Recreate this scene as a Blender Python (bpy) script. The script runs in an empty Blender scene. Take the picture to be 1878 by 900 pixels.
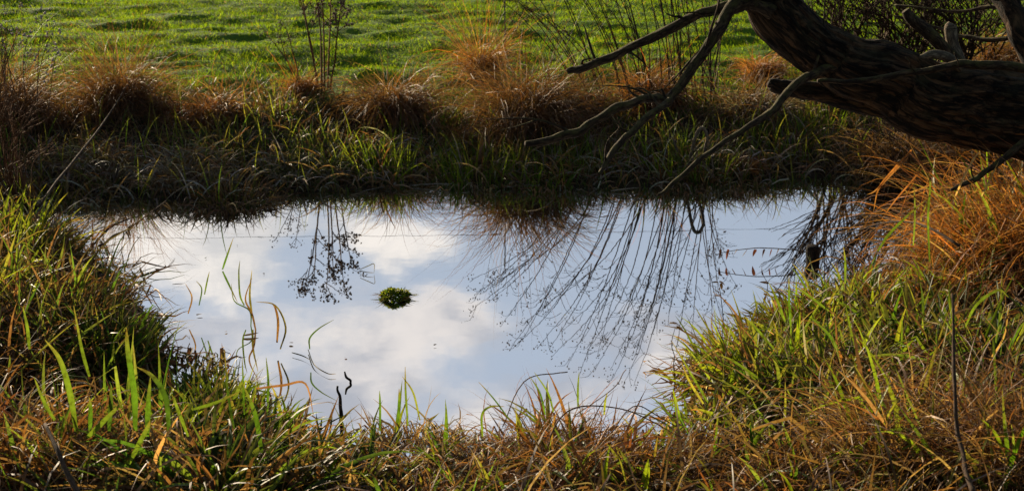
import bpy, math, random
import numpy as np
from mathutils import Vector

random.seed(7)
RNG = np.random.default_rng(11)
SC = bpy.context.scene
COL = SC.collection
R = math.radians

# ------------------------------------------------------------------ camera
PITCH, FPX, EYE = R(18.2), 2580.0, 2.3
cam_d = bpy.data.cameras.new('camera')
cam = bpy.data.objects.new('camera', cam_d)
COL.objects.link(cam)
cam.location = (0, 0, EYE)
cam.rotation_euler = (math.pi / 2 - PITCH, 0, 0)
cam_d.sensor_width = 36
cam_d.lens = FPX / 1878 * 36
cam_d.clip_end = 3000
cam_d.dof.use_dof = True
cam_d.dof.focus_distance = 5.8
cam_d.dof.aperture_fstop = 5.6
SC.camera = cam

# ------------------------------------------------------------------ light
SUN_AZ, SUN_EL = -33.0, 12.5          # degrees left of the view, and above the horizon
sd = bpy.data.lights.new('sun', 'SUN')
sd.energy = 5.0
sd.angle = R(0.5)
sd.color = (1.0, 0.82, 0.58)
sun = bpy.data.objects.new('sun', sd)
COL.objects.link(sun)
to_sun = Vector((math.sin(R(SUN_AZ)) * math.cos(R(SUN_EL)), math.cos(R(SUN_AZ)) * math.cos(R(SUN_EL)), math.sin(R(SUN_EL))))
sun.rotation_euler = to_sun.to_track_quat('Z', 'Y').to_euler()
vs = SC.view_settings
vs.view_transform = 'Standard'
vs.look = 'None'
vs.gamma = 1
vs.use_curve_mapping = False
vs.exposure = 1.32
SC.cycles.max_bounces = 8
SC.cycles.transparent_max_bounces = 8
SC.cycles.use_denoising = True

F_ = np.array([0, math.cos(PITCH), -math.sin(PITCH)])
U_ = np.array([0, math.sin(PITCH), math.cos(PITCH)])
def ray(px, py):
    d = F_ + np.array([1, 0, 0]) * (px - 939) / FPX + U_ * (450 - py) / FPX
    return d
def P(px, py, Y):
    d = ray(px, py); k = Y / d[1]
    return np.array([0, 0, EYE]) + d * k
def onplane(px, py, z=0.0):
    d = ray(px, py); k = (z - EYE) / d[2]
    return np.array([0, 0, EYE]) + d * k
def mirrored(px, py, Y):
    p = P(px, py, Y); p[2] = -p[2]
    return p

# ------------------------------------------------------------------ world: sky with broken cloud
W = bpy.data.worlds.new('World'); SC.world = W; W.use_nodes = True
wt = W.node_tree; wt.nodes.clear()
def N(t, typ, **kw):
    n = t.nodes.new(typ)
    for k, v in kw.items(): setattr(n, k, v)
    return n
def mth(t, op, a, b=None, c=None, clamp=False):
    n = N(t, 'ShaderNodeMath', operation=op, use_clamp=clamp)
    for i, v in enumerate((a, b, c)):
        if v is None: continue
        if isinstance(v, (int, float)): n.inputs[i].default_value = v
        else: t.links.new(v, n.inputs[i])
    return n.outputs[0]
out = N(wt, 'ShaderNodeOutputWorld'); bg = N(wt, 'ShaderNodeBackground')
wt.links.new(bg.outputs[0], out.inputs[0])
sky = N(wt, 'ShaderNodeTexSky', sky_type='NISHITA', sun_disc=False)
sky.sun_elevation = R(SUN_EL); sky.sun_rotation = R(SUN_AZ)
sky.air_density = 1.0; sky.dust_density = 1.5; sky.ozone_density = 1.5
bg.inputs['Strength'].default_value = 0.07
tc = N(wt, 'ShaderNodeTexCoord')
sep = N(wt, 'ShaderNodeSeparateXYZ'); wt.links.new(tc.outputs['Generated'], sep.inputs[0])
def wnoise(scale, detail=6, rough=0.55, off=0.0):
    m = N(wt, 'ShaderNodeMapping'); wt.links.new(tc.outputs['Generated'], m.inputs[0])
    m.inputs['Location'].default_value = (off, off * 1.7, off * .6)
    m.inputs['Scale'].default_value = (1, 1, 1.7)
    n = N(wt, 'ShaderNodeTexNoise'); n.inputs['Scale'].default_value = scale
    n.inputs['Detail'].default_value = detail; n.inputs['Roughness'].default_value = rough
    wt.links.new(m.outputs[0], n.inputs['Vector'])
    return n.outputs['Fac']
n1, n2, n3 = wnoise(9, off=2.0), wnoise(9, off=9.3), wnoise(16, 8, .6, 4.0)
az = mth(wt, 'ARCTAN2', sep.outputs['X'], sep.outputs['Y'])
el = mth(wt, 'ARCSINE', sep.outputs['Z'])
azd = mth(wt, 'MULTIPLY_ADD', mth(wt, 'SUBTRACT', n1, .5), .10, az)
eld = mth(wt, 'MULTIPLY_ADD', mth(wt, 'SUBTRACT', n2, .5), .07, el)
def blobs(lst):
    tot = None
    for (px, py, sx, sy, a) in lst:
        d = ray(px, py); a0 = math.atan2(d[0], d[1]); e0 = math.atan2(-d[2], math.hypot(d[0], d[1]))
        u = mth(wt, 'MULTIPLY', mth(wt, 'SUBTRACT', azd, a0), FPX / sx)
        v = mth(wt, 'MULTIPLY', mth(wt, 'SUBTRACT', eld, e0), FPX / sy)
        q = mth(wt, 'MULTIPLY_ADD', v, v, mth(wt, 'MULTIPLY', u, u))
        g = mth(wt, 'MULTIPLY', mth(wt, 'EXPONENT', mth(wt, 'MULTIPLY', q, -1.0)), a)
        tot = g if tot is None else mth(wt, 'ADD', tot, g)
    return tot
def mixc(f, a, b):
    n = N(wt, 'ShaderNodeMix', data_type='RGBA'); n.inputs[0].default_value = 0
    for v, i in ((f, 0), (a, 6), (b, 7)):
        if isinstance(v, tuple): n.inputs[i].default_value = (*v, 1)
        elif isinstance(v, (int, float)): n.inputs[i].default_value = v
        else: wt.links.new(v, n.inputs[i])
    return n.outputs[2]
def sstep(v, lo, hi):
    n = N(wt, 'ShaderNodeMapRange', interpolation_type='SMOOTHSTEP')
    wt.links.new(v, n.inputs['Value']); n.inputs['From Min'].default_value = lo; n.inputs['From Max'].default_value = hi
    return n.outputs[0]
bright = blobs([(370, 440, 150, 80, .9), (430, 520, 110, 50, .8), (560, 400, 150, 50, .7), (745, 440, 95, 60, 1.15), (270, 400, 120, 60, .8)])
soft = blobs([(720, 610, 170, 80, .9), (600, 730, 170, 70, .9), (860, 570, 90, 50, .6), (1240, 650, 200, 70, .8),
              (980, 760, 220, 60, .8), (300, 650, 250, 80, .7)])
rough = mth(wt, 'MULTIPLY', mth(wt, 'SUBTRACT', n3, .5), 1.35)
mb = sstep(mth(wt, 'ADD', bright, rough), .25, .95)
ms = sstep(mth(wt, 'ADD', soft, rough), .12, .85)
gen = sstep(wnoise(3.0, 7, .6, 6.0), .52, .66)        # broken cloud over the rest of the sky
gen = mth(wt, 'MULTIPLY', gen, sstep(el, .46, .58))
# sky brightened only where the pond mirrors it; rest dimmed to cut fill light
glow = mth(wt, 'MULTIPLY', sstep(el, .68, .48), sstep(mth(wt, 'ABSOLUTE', az), .70, .40))
glow = mth(wt, 'MULTIPLY', glow, sstep(el, .08, .2))
low = mixc(.55, sky.outputs[0], (.7, .85, 1.25))
veil = mixc(mth(wt, 'MULTIPLY', glow, .85), low, (3.6, 4.2, 5.1))
c = mixc(mth(wt, 'MULTIPLY', gen, .7), veil, (2.2, 2.2, 2.3))
c = mixc(mth(wt, 'MULTIPLY', ms, .85), c, mixc(sstep(n1, .4, .62), (3.5, 3.55, 3.85), (6.9, 6.3, 5.75)))
c = mixc(mth(wt, 'MULTIPLY', mb, .95), c, mixc(sstep(n3, .35, .65), (5.5, 5.35, 5.2), (7.9, 7.3, 6.6)))
wt.links.new(c, bg.inputs['Color'])

# ------------------------------------------------------------------ noise + terrain
def hash2(ix, iy, s):
    h = (ix * 374761393 + iy * 668265263 + s * 2147483647 + 1013904223) & 0xFFFFFFFF
    h = ((h ^ (h >> 13)) * 1274126177) & 0xFFFFFFFF
    return ((h ^ (h >> 16)) & 0xFFFF) / 65535.0
def vnoise(x, y, s=0):
    x = np.asarray(x, float); y = np.asarray(y, float)
    ix = np.floor(x).astype(np.int64); iy = np.floor(y).astype(np.int64)
    fx = x - ix; fy = y - iy
    fx = fx * fx * (3 - 2 * fx); fy = fy * fy * (3 - 2 * fy)
    a = hash2(ix, iy, s); b = hash2(ix + 1, iy, s); c_ = hash2(ix, iy + 1, s); d = hash2(ix + 1, iy + 1, s)
    return (a * (1 - fx) + b * fx) * (1 - fy) + (c_ * (1 - fx) + d * fx) * fy
def fbm(x, y, s=0, o=3):
    v = 0; a = .5; tot = 0
    for k in range(o):
        v = v + a * vnoise(x * 2 ** k, y * 2 ** k, s + k * 17); tot += a; a *= .5
    return v / tot

SHORE_PX = [(20, 392), (90, 366), (240, 366), (330, 372), (420, 384), (470, 358), (620, 350), (720, 344), (800, 330), (860, 342),
            (1000, 342), (1150, 344), (1300, 344), (1420, 336), (1530, 328), (1620, 335), (1720, 338), (1790, 360), (1740, 410),
            (1680, 450), (1600, 497), (1520, 545), (1450, 600), (1380, 660), (1330, 720), (1300, 790), (1220, 855), (1080, 872),
            (900, 880), (800, 868), (660, 885), (560, 835), (480, 765), (400, 735), (330, 755), (270, 720), (315, 660), (290, 600), (250, 540),
            (190, 480), (110, 428), (40, 408)]
SHORE = np.array([onplane(x, y)[:2] for x, y in SHORE_PX])
def sdf(x, y):
    """distance from the waterline, negative over the water"""
    p = np.stack([x, y], -1); best = np.full(x.shape, 1e9); inside = np.zeros(x.shape, bool)
    n = len(SHORE)
    for i in range(n):
        a = SHORE[i]; b = SHORE[(i + 1) % n]; e = b - a
        w = p - a
        t = np.clip((w @ e) / (e @ e), 0, 1)
        q = w - t[..., None] * e
        best = np.minimum(best, (q ** 2).sum(-1))
        cond = (a[1] > y) != (b[1] > y)
        with np.errstate(divide='ignore', invalid='ignore'):
            xi = (b[0] - a[0]) * (y - a[1]) / (b[1] - a[1]) + a[0]
        inside ^= cond & (x < xi)
    d = np.sqrt(best)
    return np.where(inside, -d, d)
def height(x, y):
    d = sdf(x, y)
    d = d + (fbm(x * 2.2, y * 2.2, 3) - .5) * .16
    dp = np.maximum(d, 0)
    z = np.where(d > 0, .40 * (1 - np.exp(-(dp / 1.5) ** 1.4)), -.5 * (1 - np.exp(np.minimum(d, 0) / .6)))
    z = z + np.clip(dp * 2, 0, 1) * (fbm(x * 3, y * 3, 9) - .5) * .06
    fld = np.clip((y - 9.5) / .8, 0, 1)
    z = z + fld * ((fbm(x * 1.9, y * 3.4, 21, 3) - .5) * .07 + (fbm(x * 4.5, y * 8.5, 33, 2) - .5) * .05)
    return z
GX = np.arange(-7, 7.01, .05); GY = np.arange(-1, 17.01, .05)
_gx, _gy = np.meshgrid(GX, GY, indexing='ij')
GD = sdf(_gx, _gy); GZ = height(_gx, _gy)
def lookup(G, x, y):
    fx = np.clip((x - GX[0]) / .05, 0, len(GX) - 1.001); fy = np.clip((y - GY[0]) / .05, 0, len(GY) - 1.001)
    ix = fx.astype(int); iy = fy.astype(int); fx = fx - ix; fy = fy - iy
    return (G[ix, iy] * (1 - fx) + G[ix + 1, iy] * fx) * (1 - fy) + (G[ix, iy + 1] * (1 - fx) + G[ix + 1, iy + 1] * fx) * fy
def gz(x, y): return lookup(GZ, np.asarray(x, float), np.asarray(y, float))
def gd(x, y): return lookup(GD, np.asarray(x, float), np.asarray(y, float))
def hit(px, py):
    d = ray(px, py); k = np.arange(2.0, 16, .02)
    pts = np.array([0, 0, EYE]) + d[None] * k[:, None]
    z = np.maximum(gz(pts[:, 0], pts[:, 1]), 0)
    i = np.argmax(pts[:, 2] <= z)
    return np.array([pts[i, 0], pts[i, 1], z[i]])

# ------------------------------------------------------------------ materials
def mat(name):
    m = bpy.data.materials.new(name); m.use_nodes = True; t = m.node_tree; t.nodes.clear()
    return m, t, N(t, 'ShaderNodeOutputMaterial')
def noise_node(t, scale, detail=5, rough=.6, coord='Object', sc=(1, 1, 1)):
    tcn = N(t, 'ShaderNodeTexCoord'); mp = N(t, 'ShaderNodeMapping'); mp.inputs['Scale'].default_value = sc
    t.links.new(tcn.outputs[coord], mp.inputs[0])
    n = N(t, 'ShaderNodeTexNoise'); n.inputs['Scale'].default_value = scale; n.inputs['Detail'].default_value = detail
    n.inputs['Roughness'].default_value = rough
    t.links.new(mp.outputs[0], n.inputs['Vector'])
    return n.outputs['Fac']
def ramp(t, fac, stops):
    r = N(t, 'ShaderNodeValToRGB'); t.links.new(fac, r.inputs[0])
    e = r.color_ramp.elements
    while len(e) < len(stops): e.new(.5)
    for el_, (p, c_) in zip(e, stops): el_.position = p; el_.color = (*c_, 1)
    return r.outputs[0]
def leaf_mat(name, trans=.42, rough=.45, spec=.35):
    m, t, o = mat(name)
    a = N(t, 'ShaderNodeAttribute', attribute_name='Col')
    pr = N(t, 'ShaderNodeBsdfPrincipled'); pr.inputs['Roughness'].default_value = rough
    pr.inputs['Specular IOR Level'].default_value = spec
    sp_ = noise_node(t, 45, 4, .7)
    vr = N(t, 'ShaderNodeMix', data_type='RGBA', blend_type='MULTIPLY'); vr.inputs[0].default_value = 1
    t.links.new(a.outputs['Color'], vr.inputs[6]); t.links.new(ramp(t, sp_, [(.32, (.45, .36, .30)), (.48, (.95, .92, .9)), (.7, (1.25, 1.22, 1.1))]), vr.inputs[7])
    t.links.new(vr.outputs[2], pr.inputs['Base Color'])
    tr = N(t, 'ShaderNodeBsdfTranslucent')
    mu = N(t, 'ShaderNodeMix', data_type='RGBA', blend_type='MULTIPLY'); mu.inputs[0].default_value = 1
    mu.inputs[7].default_value = (1.5, 1.4, .65, 1)
    t.links.new(vr.outputs[2], mu.inputs[6]); t.links.new(mu.outputs[2], tr.inputs[0])
    mx = N(t, 'ShaderNodeMixShader'); mx.inputs[0].default_value = trans
    t.links.new(pr.outputs[0], mx.inputs[1]); t.links.new(tr.outputs[0], mx.inputs[2]); t.links.new(mx.outputs[0], o.inputs[0])
    return m
M_GREEN = leaf_mat('green_blade', .48, .5, .22)
M_DEAD = leaf_mat('dead_blade', .38, .58, .22)
M_FIELD = leaf_mat('pasture_blade', .68, .8, .0)

def sstep_t(t, v, lo, hi):
    r = N(t, 'ShaderNodeMapRange', interpolation_type='SMOOTHSTEP'); t.links.new(v, r.inputs['Value'])
    r.inputs['From Min'].default_value = lo; r.inputs['From Max'].default_value = hi
    return r.outputs[0]
BARKS = []
def bark_mat(name, dark, light, moss, moss_amt, scale=1.0, stretch=(1, 1, .26), disp=.012):
    m, t, o = mat(name); BARKS.append(m)
    pr = N(t, 'ShaderNodeBsdfPrincipled'); pr.inputs['Roughness'].default_value = .9; pr.inputs['Specular IOR Level'].default_value = .15
    at = N(t, 'ShaderNodeAttribute', attribute_name='Bark'); mp = N(t, 'ShaderNodeMapping'); mp.inputs['Scale'].default_value = stretch
    t.links.new(at.outputs['Vector'], mp.inputs[0])
    nn_ = N(t, 'ShaderNodeTexNoise'); nn_.inputs['Scale'].default_value = 30 * scale; nn_.inputs['Detail'].default_value = 9; nn_.inputs['Roughness'].default_value = .68
    nn_.inputs['Distortion'].default_value = .4
    t.links.new(mp.outputs[0], nn_.inputs['Vector']); n = nn_.outputs['Fac']
    vo = N(t, 'ShaderNodeTexVoronoi', feature='DISTANCE_TO_EDGE'); vo.inputs['Scale'].default_value = 26 * scale
    mp2 = N(t, 'ShaderNodeMapping'); mp2.inputs['Scale'].default_value = (1, 1, .28)
    wv = N(t, 'ShaderNodeVectorMath', operation='MULTIPLY_ADD'); wv.inputs[1].default_value = (.09 / scale, .09 / scale, .3 / scale)
    t.links.new(nn_.outputs['Color'], wv.inputs[0]); t.links.new(at.outputs['Vector'], wv.inputs[2])
    t.links.new(wv.outputs[0], mp2.inputs[0]); t.links.new(mp2.outputs[0], vo.inputs['Vector'])
    n = mth(t, 'MULTIPLY_ADD', sstep_t(t, vo.outputs['Distance'], .0, .22), .15, mth(t, 'MULTIPLY_ADD', n, 1.0, -.10))
    base = ramp(t, n, [(.4, dark), (.52, tuple((a * 2 + b) / 3 for a, b in zip(dark, light))), (.66, light)])
    geo = N(t, 'ShaderNodeNewGeometry'); sp = N(t, 'ShaderNodeSeparateXYZ'); t.links.new(geo.outputs['Normal'], sp.inputs[0])
    nm = noise_node(t, 9 * scale, 5, .65)
    f = mth(t, 'MULTIPLY_ADD', sp.outputs['Z'], .35, mth(t, 'MULTIPLY_ADD', nm, 1.9, -1.0))
    f = mth(t, 'MULTIPLY', f, moss_amt, clamp=True)
    mx = N(t, 'ShaderNodeMix', data_type='RGBA'); t.links.new(f, mx.inputs[0]); t.links.new(base, mx.inputs[6]); mx.inputs[7].default_value = (*moss, 1)
    t.links.new(mx.outputs[2], pr.inputs['Base Color'])
    bp = N(t, 'ShaderNodeBump'); bp.inputs['Strength'].default_value = 1.0; bp.inputs['Distance'].default_value = disp
    t.links.new(n, bp.inputs['Height']); t.links.new(bp.outputs[0], pr.inputs['Normal'])
    t.links.new(pr.outputs[0], o.inputs[0])
    return m
M_BARK = bark_mat('willow_bark', (.006, .004, .0025), (.115, .062, .029), (.085, .072, .03), .9, 1.0, disp=.03)
M_BRANCH = bark_mat('branch_bark', (.016, .010, .006), (.085, .056, .030), (.085, .08, .018), 1.3, 2.5, disp=.006)
M_PALE = bark_mat('broken_wood', (.06, .045, .03), (.24, .19, .12), (.13, .12, .05), .5, 3, disp=.006)
M_TWIG = bark_mat('dry_twig', (.035, .022, .014), (.12, .07, .04), (.06, .05, .02), .3, 8, disp=.002)
M_POST = bark_mat('wet_post_wood', (.008, .006, .004), (.05, .035, .022), (.02, .018, .01), .1, 4, disp=.004)
def plain(name, colr, rough=.7, var=.35, metal=0):
    m, t, o = mat(name)
    pr = N(t, 'ShaderNodeBsdfPrincipled'); pr.inputs['Roughness'].default_value = rough; pr.inputs['Metallic'].default_value = metal
    n = noise_node(t, 60, 4)
    t.links.new(ramp(t, n, [(.3, tuple(c_ * (1 - var) for c_ in colr)), (.7, tuple(c_ * (1 + var) for c_ in colr))]), pr.inputs['Base Color'])
    t.links.new(pr.outputs[0], o.inputs[0])
    return m
M_SEED = plain('dry_seed_head', (.11, .07, .045), .9, .5)
M_WIRE = plain('fence_wire', (.12, .12, .12), .5, .2)
M_STAKE = plain('fence_stake', (.10, .09, .08), .6, .2)

# ground
m_ground, t, o = mat('bank_soil')
pr = N(t, 'ShaderNodeBsdfPrincipled'); pr.inputs['Roughness'].default_value = .95; pr.inputs['Specular IOR Level'].default_value = .1
geo = N(t, 'ShaderNodeNewGeometry'); sp = N(t, 'ShaderNodeSeparateXYZ'); t.links.new(geo.outputs['Position'], sp.inputs[0])
nz = noise_node(t, 6, 8, .65)
soil = ramp(t, nz, [(.35, (.018, .013, .008)), (.6, (.045, .032, .018)), (.75, (.06, .05, .025))])
turf = ramp(t, nz, [(.35, (.045, .095, .008)), (.65, (.09, .16, .010))])
mr = N(t, 'ShaderNodeMapRange'); t.links.new(mth(t, 'MULTIPLY_ADD', nz, .8, sp.outputs['Y']), mr.inputs[0])
mr.inputs[1].default_value = 9.5; mr.inputs[2].default_value = 10.0
mx = N(t, 'ShaderNodeMix', data_type='RGBA'); t.links.new(mr.outputs[0], mx.inputs[0]); t.links.new(soil, mx.inputs[6]); t.links.new(turf, mx.inputs[7])
t.links.new(mx.outputs[2], pr.inputs['Base Color'])
bp = N(t, 'ShaderNodeBump'); bp.inputs['Strength'].default_value = .6; bp.inputs['Distance'].default_value = .03
t.links.new(noise_node(t, 30, 6), bp.inputs['Height']); t.links.new(bp.outputs[0], pr.inputs['Normal'])
t.links.new(pr.outputs[0], o.inputs[0])

# water
m_water, t, o = mat('still_water')
df = N(t, 'ShaderNodeBsdfDiffuse'); df.inputs[0].default_value = (.012, .012, .010, 1)
gl = N(t, 'ShaderNodeBsdfGlossy'); gl.inputs['Roughness'].default_value = .0; gl.inputs[0].default_value = (.97, .98, 1, 1)
fr = N(t, 'ShaderNodeFresnel'); fr.inputs['IOR'].default_value = 18.0
mxs = N(t, 'ShaderNodeMixShader'); t.links.new(fr.outputs[0], mxs.inputs[0]); t.links.new(df.outputs[0], mxs.inputs[1]); t.links.new(gl.outputs[0], mxs.inputs[2])
bp = N(t, 'ShaderNodeBump'); bp.inputs['Strength'].default_value = .07; bp.inputs['Distance'].default_value = .004
t.links.new(noise_node(t, 5, 2, .4), bp.inputs['Height'])
t.links.new(bp.outputs[0], gl.inputs['Normal'])
t.links.new(mxs.outputs[0], o.inputs[0])

# ------------------------------------------------------------------ mesh helpers
def mesh_obj(name, V, Q, m, parent=None, colors=None, loc=None):
    V = np.asarray(V, np.float32); Q = np.asarray(Q, np.int32)
    if loc is not None: V = V - np.asarray(loc, np.float32)
    me = bpy.data.meshes.new(name)
    me.vertices.add(len(V)); me.vertices.foreach_set('co', V.ravel())
    k = Q.shape[1]
    me.loops.add(Q.size); me.loops.foreach_set('vertex_index', Q.ravel())
    me.polygons.add(len(Q)); me.polygons.foreach_set('loop_start', np.arange(0, Q.size, k, dtype=np.int32))
    if colors is not None:
        ca = me.color_attributes.new('Col', 'FLOAT_COLOR', 'POINT')
        ca.data.foreach_set('color', np.concatenate([colors, np.ones((len(colors), 1))], 1).astype(np.float32).ravel())
    me.update(calc_edges=True); me.validate()
    me.materials.append(m)
    ob = bpy.data.objects.new(name, me); COL.objects.link(ob)
    if parent is not None: ob.parent = parent
    elif loc is not None: ob.location = [float(q) for q in loc]
    return ob
def tag(ob, label, cat, group=None, kind=None):
    if label: ob['label'] = label
    if cat: ob['category'] = cat
    if group: ob['group'] = group
    if kind: ob['kind'] = kind
    return ob
def thing(name, label, cat, loc, group=None):
    e = bpy.data.objects.new(name, None); e.empty_display_size = .1; COL.objects.link(e)
    e.location = [float(q) for q in loc]
    return tag(e, label, cat, group)

class Tris:
    """collects tubes and seeds as quads"""
    def __init__(s): s.V = []; s.Q = []; s.A = []; s.n = 0
    def add(s, V, Q, A=None):
        s.V.append(np.asarray(V, float)); s.A.append(np.asarray(V if A is None else A, float)); s.Q.append(np.asarray(Q) + s.n); s.n += len(V)
    def tube(s, pts, rad, ns=6, sub=6, wob=0.0, ridge=0.0, seed=0):
        pts = np.asarray(pts, float); rad = np.asarray(rad, float) * np.ones(len(pts))
        n = len(pts); ext = np.vstack([2 * pts[0] - pts[1], pts, 2 * pts[-1] - pts[-2]])
        C = []; Rr = []
        for i in range(n - 1):
            p0, p1, p2, p3 = ext[i:i + 4]
            for k in range(sub):
                u = k / sub
                C.append(.5 * (2 * p1 + (p2 - p0) * u + (2 * p0 - 5 * p1 + 4 * p2 - p3) * u * u + (3 * p1 - p0 - 3 * p2 + p3) * u ** 3))
                Rr.append(rad[i] * (1 - u) + rad[i + 1] * u)
        C.append(pts[-1]); Rr.append(rad[-1]); C = np.array(C); Rr = np.array(Rr); K = len(C)
        if wob:
            a = np.arange(K) * (1.7 / sub) + seed * 7.3
            C = C + np.stack([vnoise(a, a * 0 + seed, 1) - .5, vnoise(a, a * 0 + seed, 2) - .5, vnoise(a, a * 0 + seed, 3) - .5], 1) * 2 * wob
        T = np.gradient(C, axis=0); T /= np.linalg.norm(T, axis=1)[:, None] + 1e-9
        up = np.array([.13, .21, 1.0]); 
        A = np.cross(T, up); A /= np.linalg.norm(A, axis=1)[:, None] + 1e-9
        B = np.cross(A, T)
        th = np.arange(ns) / ns * 2 * math.pi
        rr = Rr[:, None] * np.ones((K, ns))
        if ridge:
            kk = np.arange(K)[:, None] * np.ones((1, ns)); tt = th[None] * np.ones((K, 1))
            cx, cy = np.cos(tt), np.sin(tt)
            ln = np.concatenate([[0], np.cumsum(np.linalg.norm(np.diff(C, axis=0), axis=1))])[:, None] / max(float(Rr.mean()), .004)
            cx, cy = np.cos(tt), np.sin(tt)
            def rg(fa, fl, sd_):       # furrows running along the wood, wandering and breaking up
                w_ = (vnoise(ln * .35, cx * 1.3 + cy * .7 + 5, sd_) - .5) * 1.6
                v_ = (fbm(cx * fa + 40 + w_, ln * fl, sd_ + 1, 2) + fbm(cy * fa + 70 + w_, ln * fl + 9, sd_ + 2, 2)) * .5
                return 1 - np.abs(v_ * 2 - 1) * 2.4
            lump = vnoise(cx * 1.3 + ln * .28 + 9, cy * 1.3 + ln * .16, seed + 8) - .5
            rr = rr * (1 + ridge * (.75 * rg(4.5, .45, seed) + .5 * rg(10, 1.0, seed + 20) - .5) + ridge * 1.8 * lump)
        V = C[:, None] + rr[..., None] * (np.cos(th)[None, :, None] * A[:, None] + np.sin(th)[None, :, None] * B[:, None])
        V = V.reshape(-1, 3)
        ll = np.concatenate([[0], np.cumsum(np.linalg.norm(np.diff(C, axis=0), axis=1))])[:, None]
        Aux = np.stack([np.cos(th)[None] * Rr[:, None], np.sin(th)[None] * Rr[:, None], ll * np.ones((1, ns))], -1).reshape(-1, 3) + seed * .37
        i = np.arange(K - 1)[:, None] * ns; j = np.arange(ns)[None]; j2 = (j + 1) % ns
        Q = np.stack([i + j, i + j2, i + ns + j2, i + ns + j], -1).reshape(-1, 4)
        V = np.vstack([V, C[:1], C[-1:]]); Aux = np.vstack([Aux, Aux[:1], Aux[-1:]]); a0, b0 = K * ns, K * ns + 1
        caps = []
        for jj in range(0, ns, 2):
            caps.append([a0, (jj + 2) % ns, (jj + 1) % ns, jj]); e = (K - 1) * ns
            caps.append([b0, e + jj, e + (jj + 1) % ns, e + (jj + 2) % ns])
        s.add(V, np.vstack([Q, np.array(caps)]), Aux)
    def seed(s, p, r, stretch=1.0, d=(0, 0, 1)):
        d = np.asarray(d, float); d = d / (np.linalg.norm(d) + 1e-9)
        a = np.cross(d, [.3, .9, .2]); a /= np.linalg.norm(a); b = np.cross(d, a)
        j = lambda: r * random.uniform(.7, 1.3)
        ring1 = [p + a * j() * math.cos(k) + b * j() * math.sin(k) - d * r * stretch * .35 for k in (0, 1.57, 3.14, 4.71)]
        ring2 = [p + a * j() * .8 * math.cos(k) + b * j() * .8 * math.sin(k) + d * r * stretch * .45 for k in (0, 1.57, 3.14, 4.71)]
        V = ring1 + ring2 + [p - d * r * stretch, p + d * r * stretch]
        Q = [[k, (k + 1) % 4, 4 + (k + 1) % 4, 4 + k] for k in range(4)]
        Q += [[8, 2, 1, 0], [8, 0, 3, 2], [9, 4, 5, 6], [9, 6, 7, 4]]
        s.add(V, Q)
    def build(s, name, m, parent=None, loc=None):
        V = np.vstack(s.V); Q = np.vstack(s.Q)
        if parent is not None:
            base = np.array(parent.location)
            if parent.parent is not None: base = base + np.array(parent.parent.location)
            ob = mesh_obj(name, V - base, Q, m, parent)
        else: ob = mesh_obj(name, V, Q, m, None, None, loc)
        if m in BARKS:
            at = ob.data.attributes.new('Bark', 'FLOAT_VECTOR', 'POINT'); at.data.foreach_set('vector', np.vstack(s.A).astype(np.float32).ravel())
        return ob

def blades(base, az, L, Wd, lean, bend, col, nseg=5, power=1.5, curl=None, tip=None, kink=None, floor=True, keel=False, flat=1.0):
    """curved grass blades; returns V, Q, colours"""
    n = len(L); t_ = np.linspace(0, 1, nseg + 1)
    tm = (t_[:-1] + t_[1:]) / 2
    th = lean[:, None] + bend[:, None] * tm[None] ** power
    if kink is not None:
        kt, ka = kink
        th = th + ka[:, None] * (tm[None] > kt[:, None])
    if curl is None: curl = RNG.normal(0, .35, n)
    aa = az[:, None] + curl[:, None] * tm[None]
    ds = (L / nseg)[:, None]
    st = np.stack([np.cos(aa) * np.sin(th) * ds, np.sin(aa) * np.sin(th) * ds, np.cos(th) * ds], -1)
    C = np.concatenate([np.zeros((n, 1, 3)), np.cumsum(st, 1)], 1) + base[:, None]
    aaf = az[:, None] + curl[:, None] * t_[None]
    thf = np.concatenate([th[:, :1], (th[:, :-1] + th[:, 1:]) / 2, th[:, -1:]], 1)
    if floor:
        g = np.maximum(gz(C[..., 0], C[..., 1]), 0) + .004 + .035 * hash2((C[..., 0] * 977).astype(np.int64), (C[..., 1] * 977).astype(np.int64), 4)
        C[..., 2] = np.where(t_[None] > .3, np.maximum(C[..., 2], g), C[..., 2])
    tw = RNG.normal(0, .7, n)[:, None] + RNG.normal(0, .6, n)[:, None] * t_[None]
    S = np.stack([-np.sin(aaf), np.cos(aaf), 0 * aaf], -1)
    Nn = np.stack([np.cos(aaf) * np.cos(thf), np.sin(aaf) * np.cos(thf), -np.sin(thf)], -1)
    S = S * np.cos(tw)[..., None] + Nn * np.sin(tw)[..., None]
    w = np.minimum(1, .65 + 1.2 * t_) * (1 - t_ ** 2.4) + .03
    off = S * (Wd[:, None] * w[None] / 2)[..., None]
    cc = col[:, None, :] * np.ones((1, nseg + 1, 1))
    if tip is not None:
        k = (t_[None] ** 2.2 * tip[1][:, None])[..., None]
        cc = cc * (1 - k) + tip[0][:, None, :] * k
    if keel:
        Kk = np.cross(S, np.gradient(C, axis=1)); Kk /= np.linalg.norm(Kk, axis=-1)[..., None] + 1e-9
        mid = C + Kk * (Wd[:, None] * w[None] * .18)[..., None]
        V = np.stack([C - off, mid, C + off], 2); m_ = 3
    else:
        V = np.stack([C - off, C + off], 2); m_ = 2
    V = V.reshape(-1, 3)
    b = (np.arange(n) * (nseg + 1) * m_)[:, None, None] + (np.arange(nseg) * m_)[None, :, None] + np.arange(m_ - 1)[None, None]
    Q = np.stack([b, b + 1, b + m_ + 1, b + m_], -1).reshape(-1, 4)
    CC = np.repeat(cc[:, :, None], m_, 2).reshape(-1, 3)
    return V, Q, CC
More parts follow.
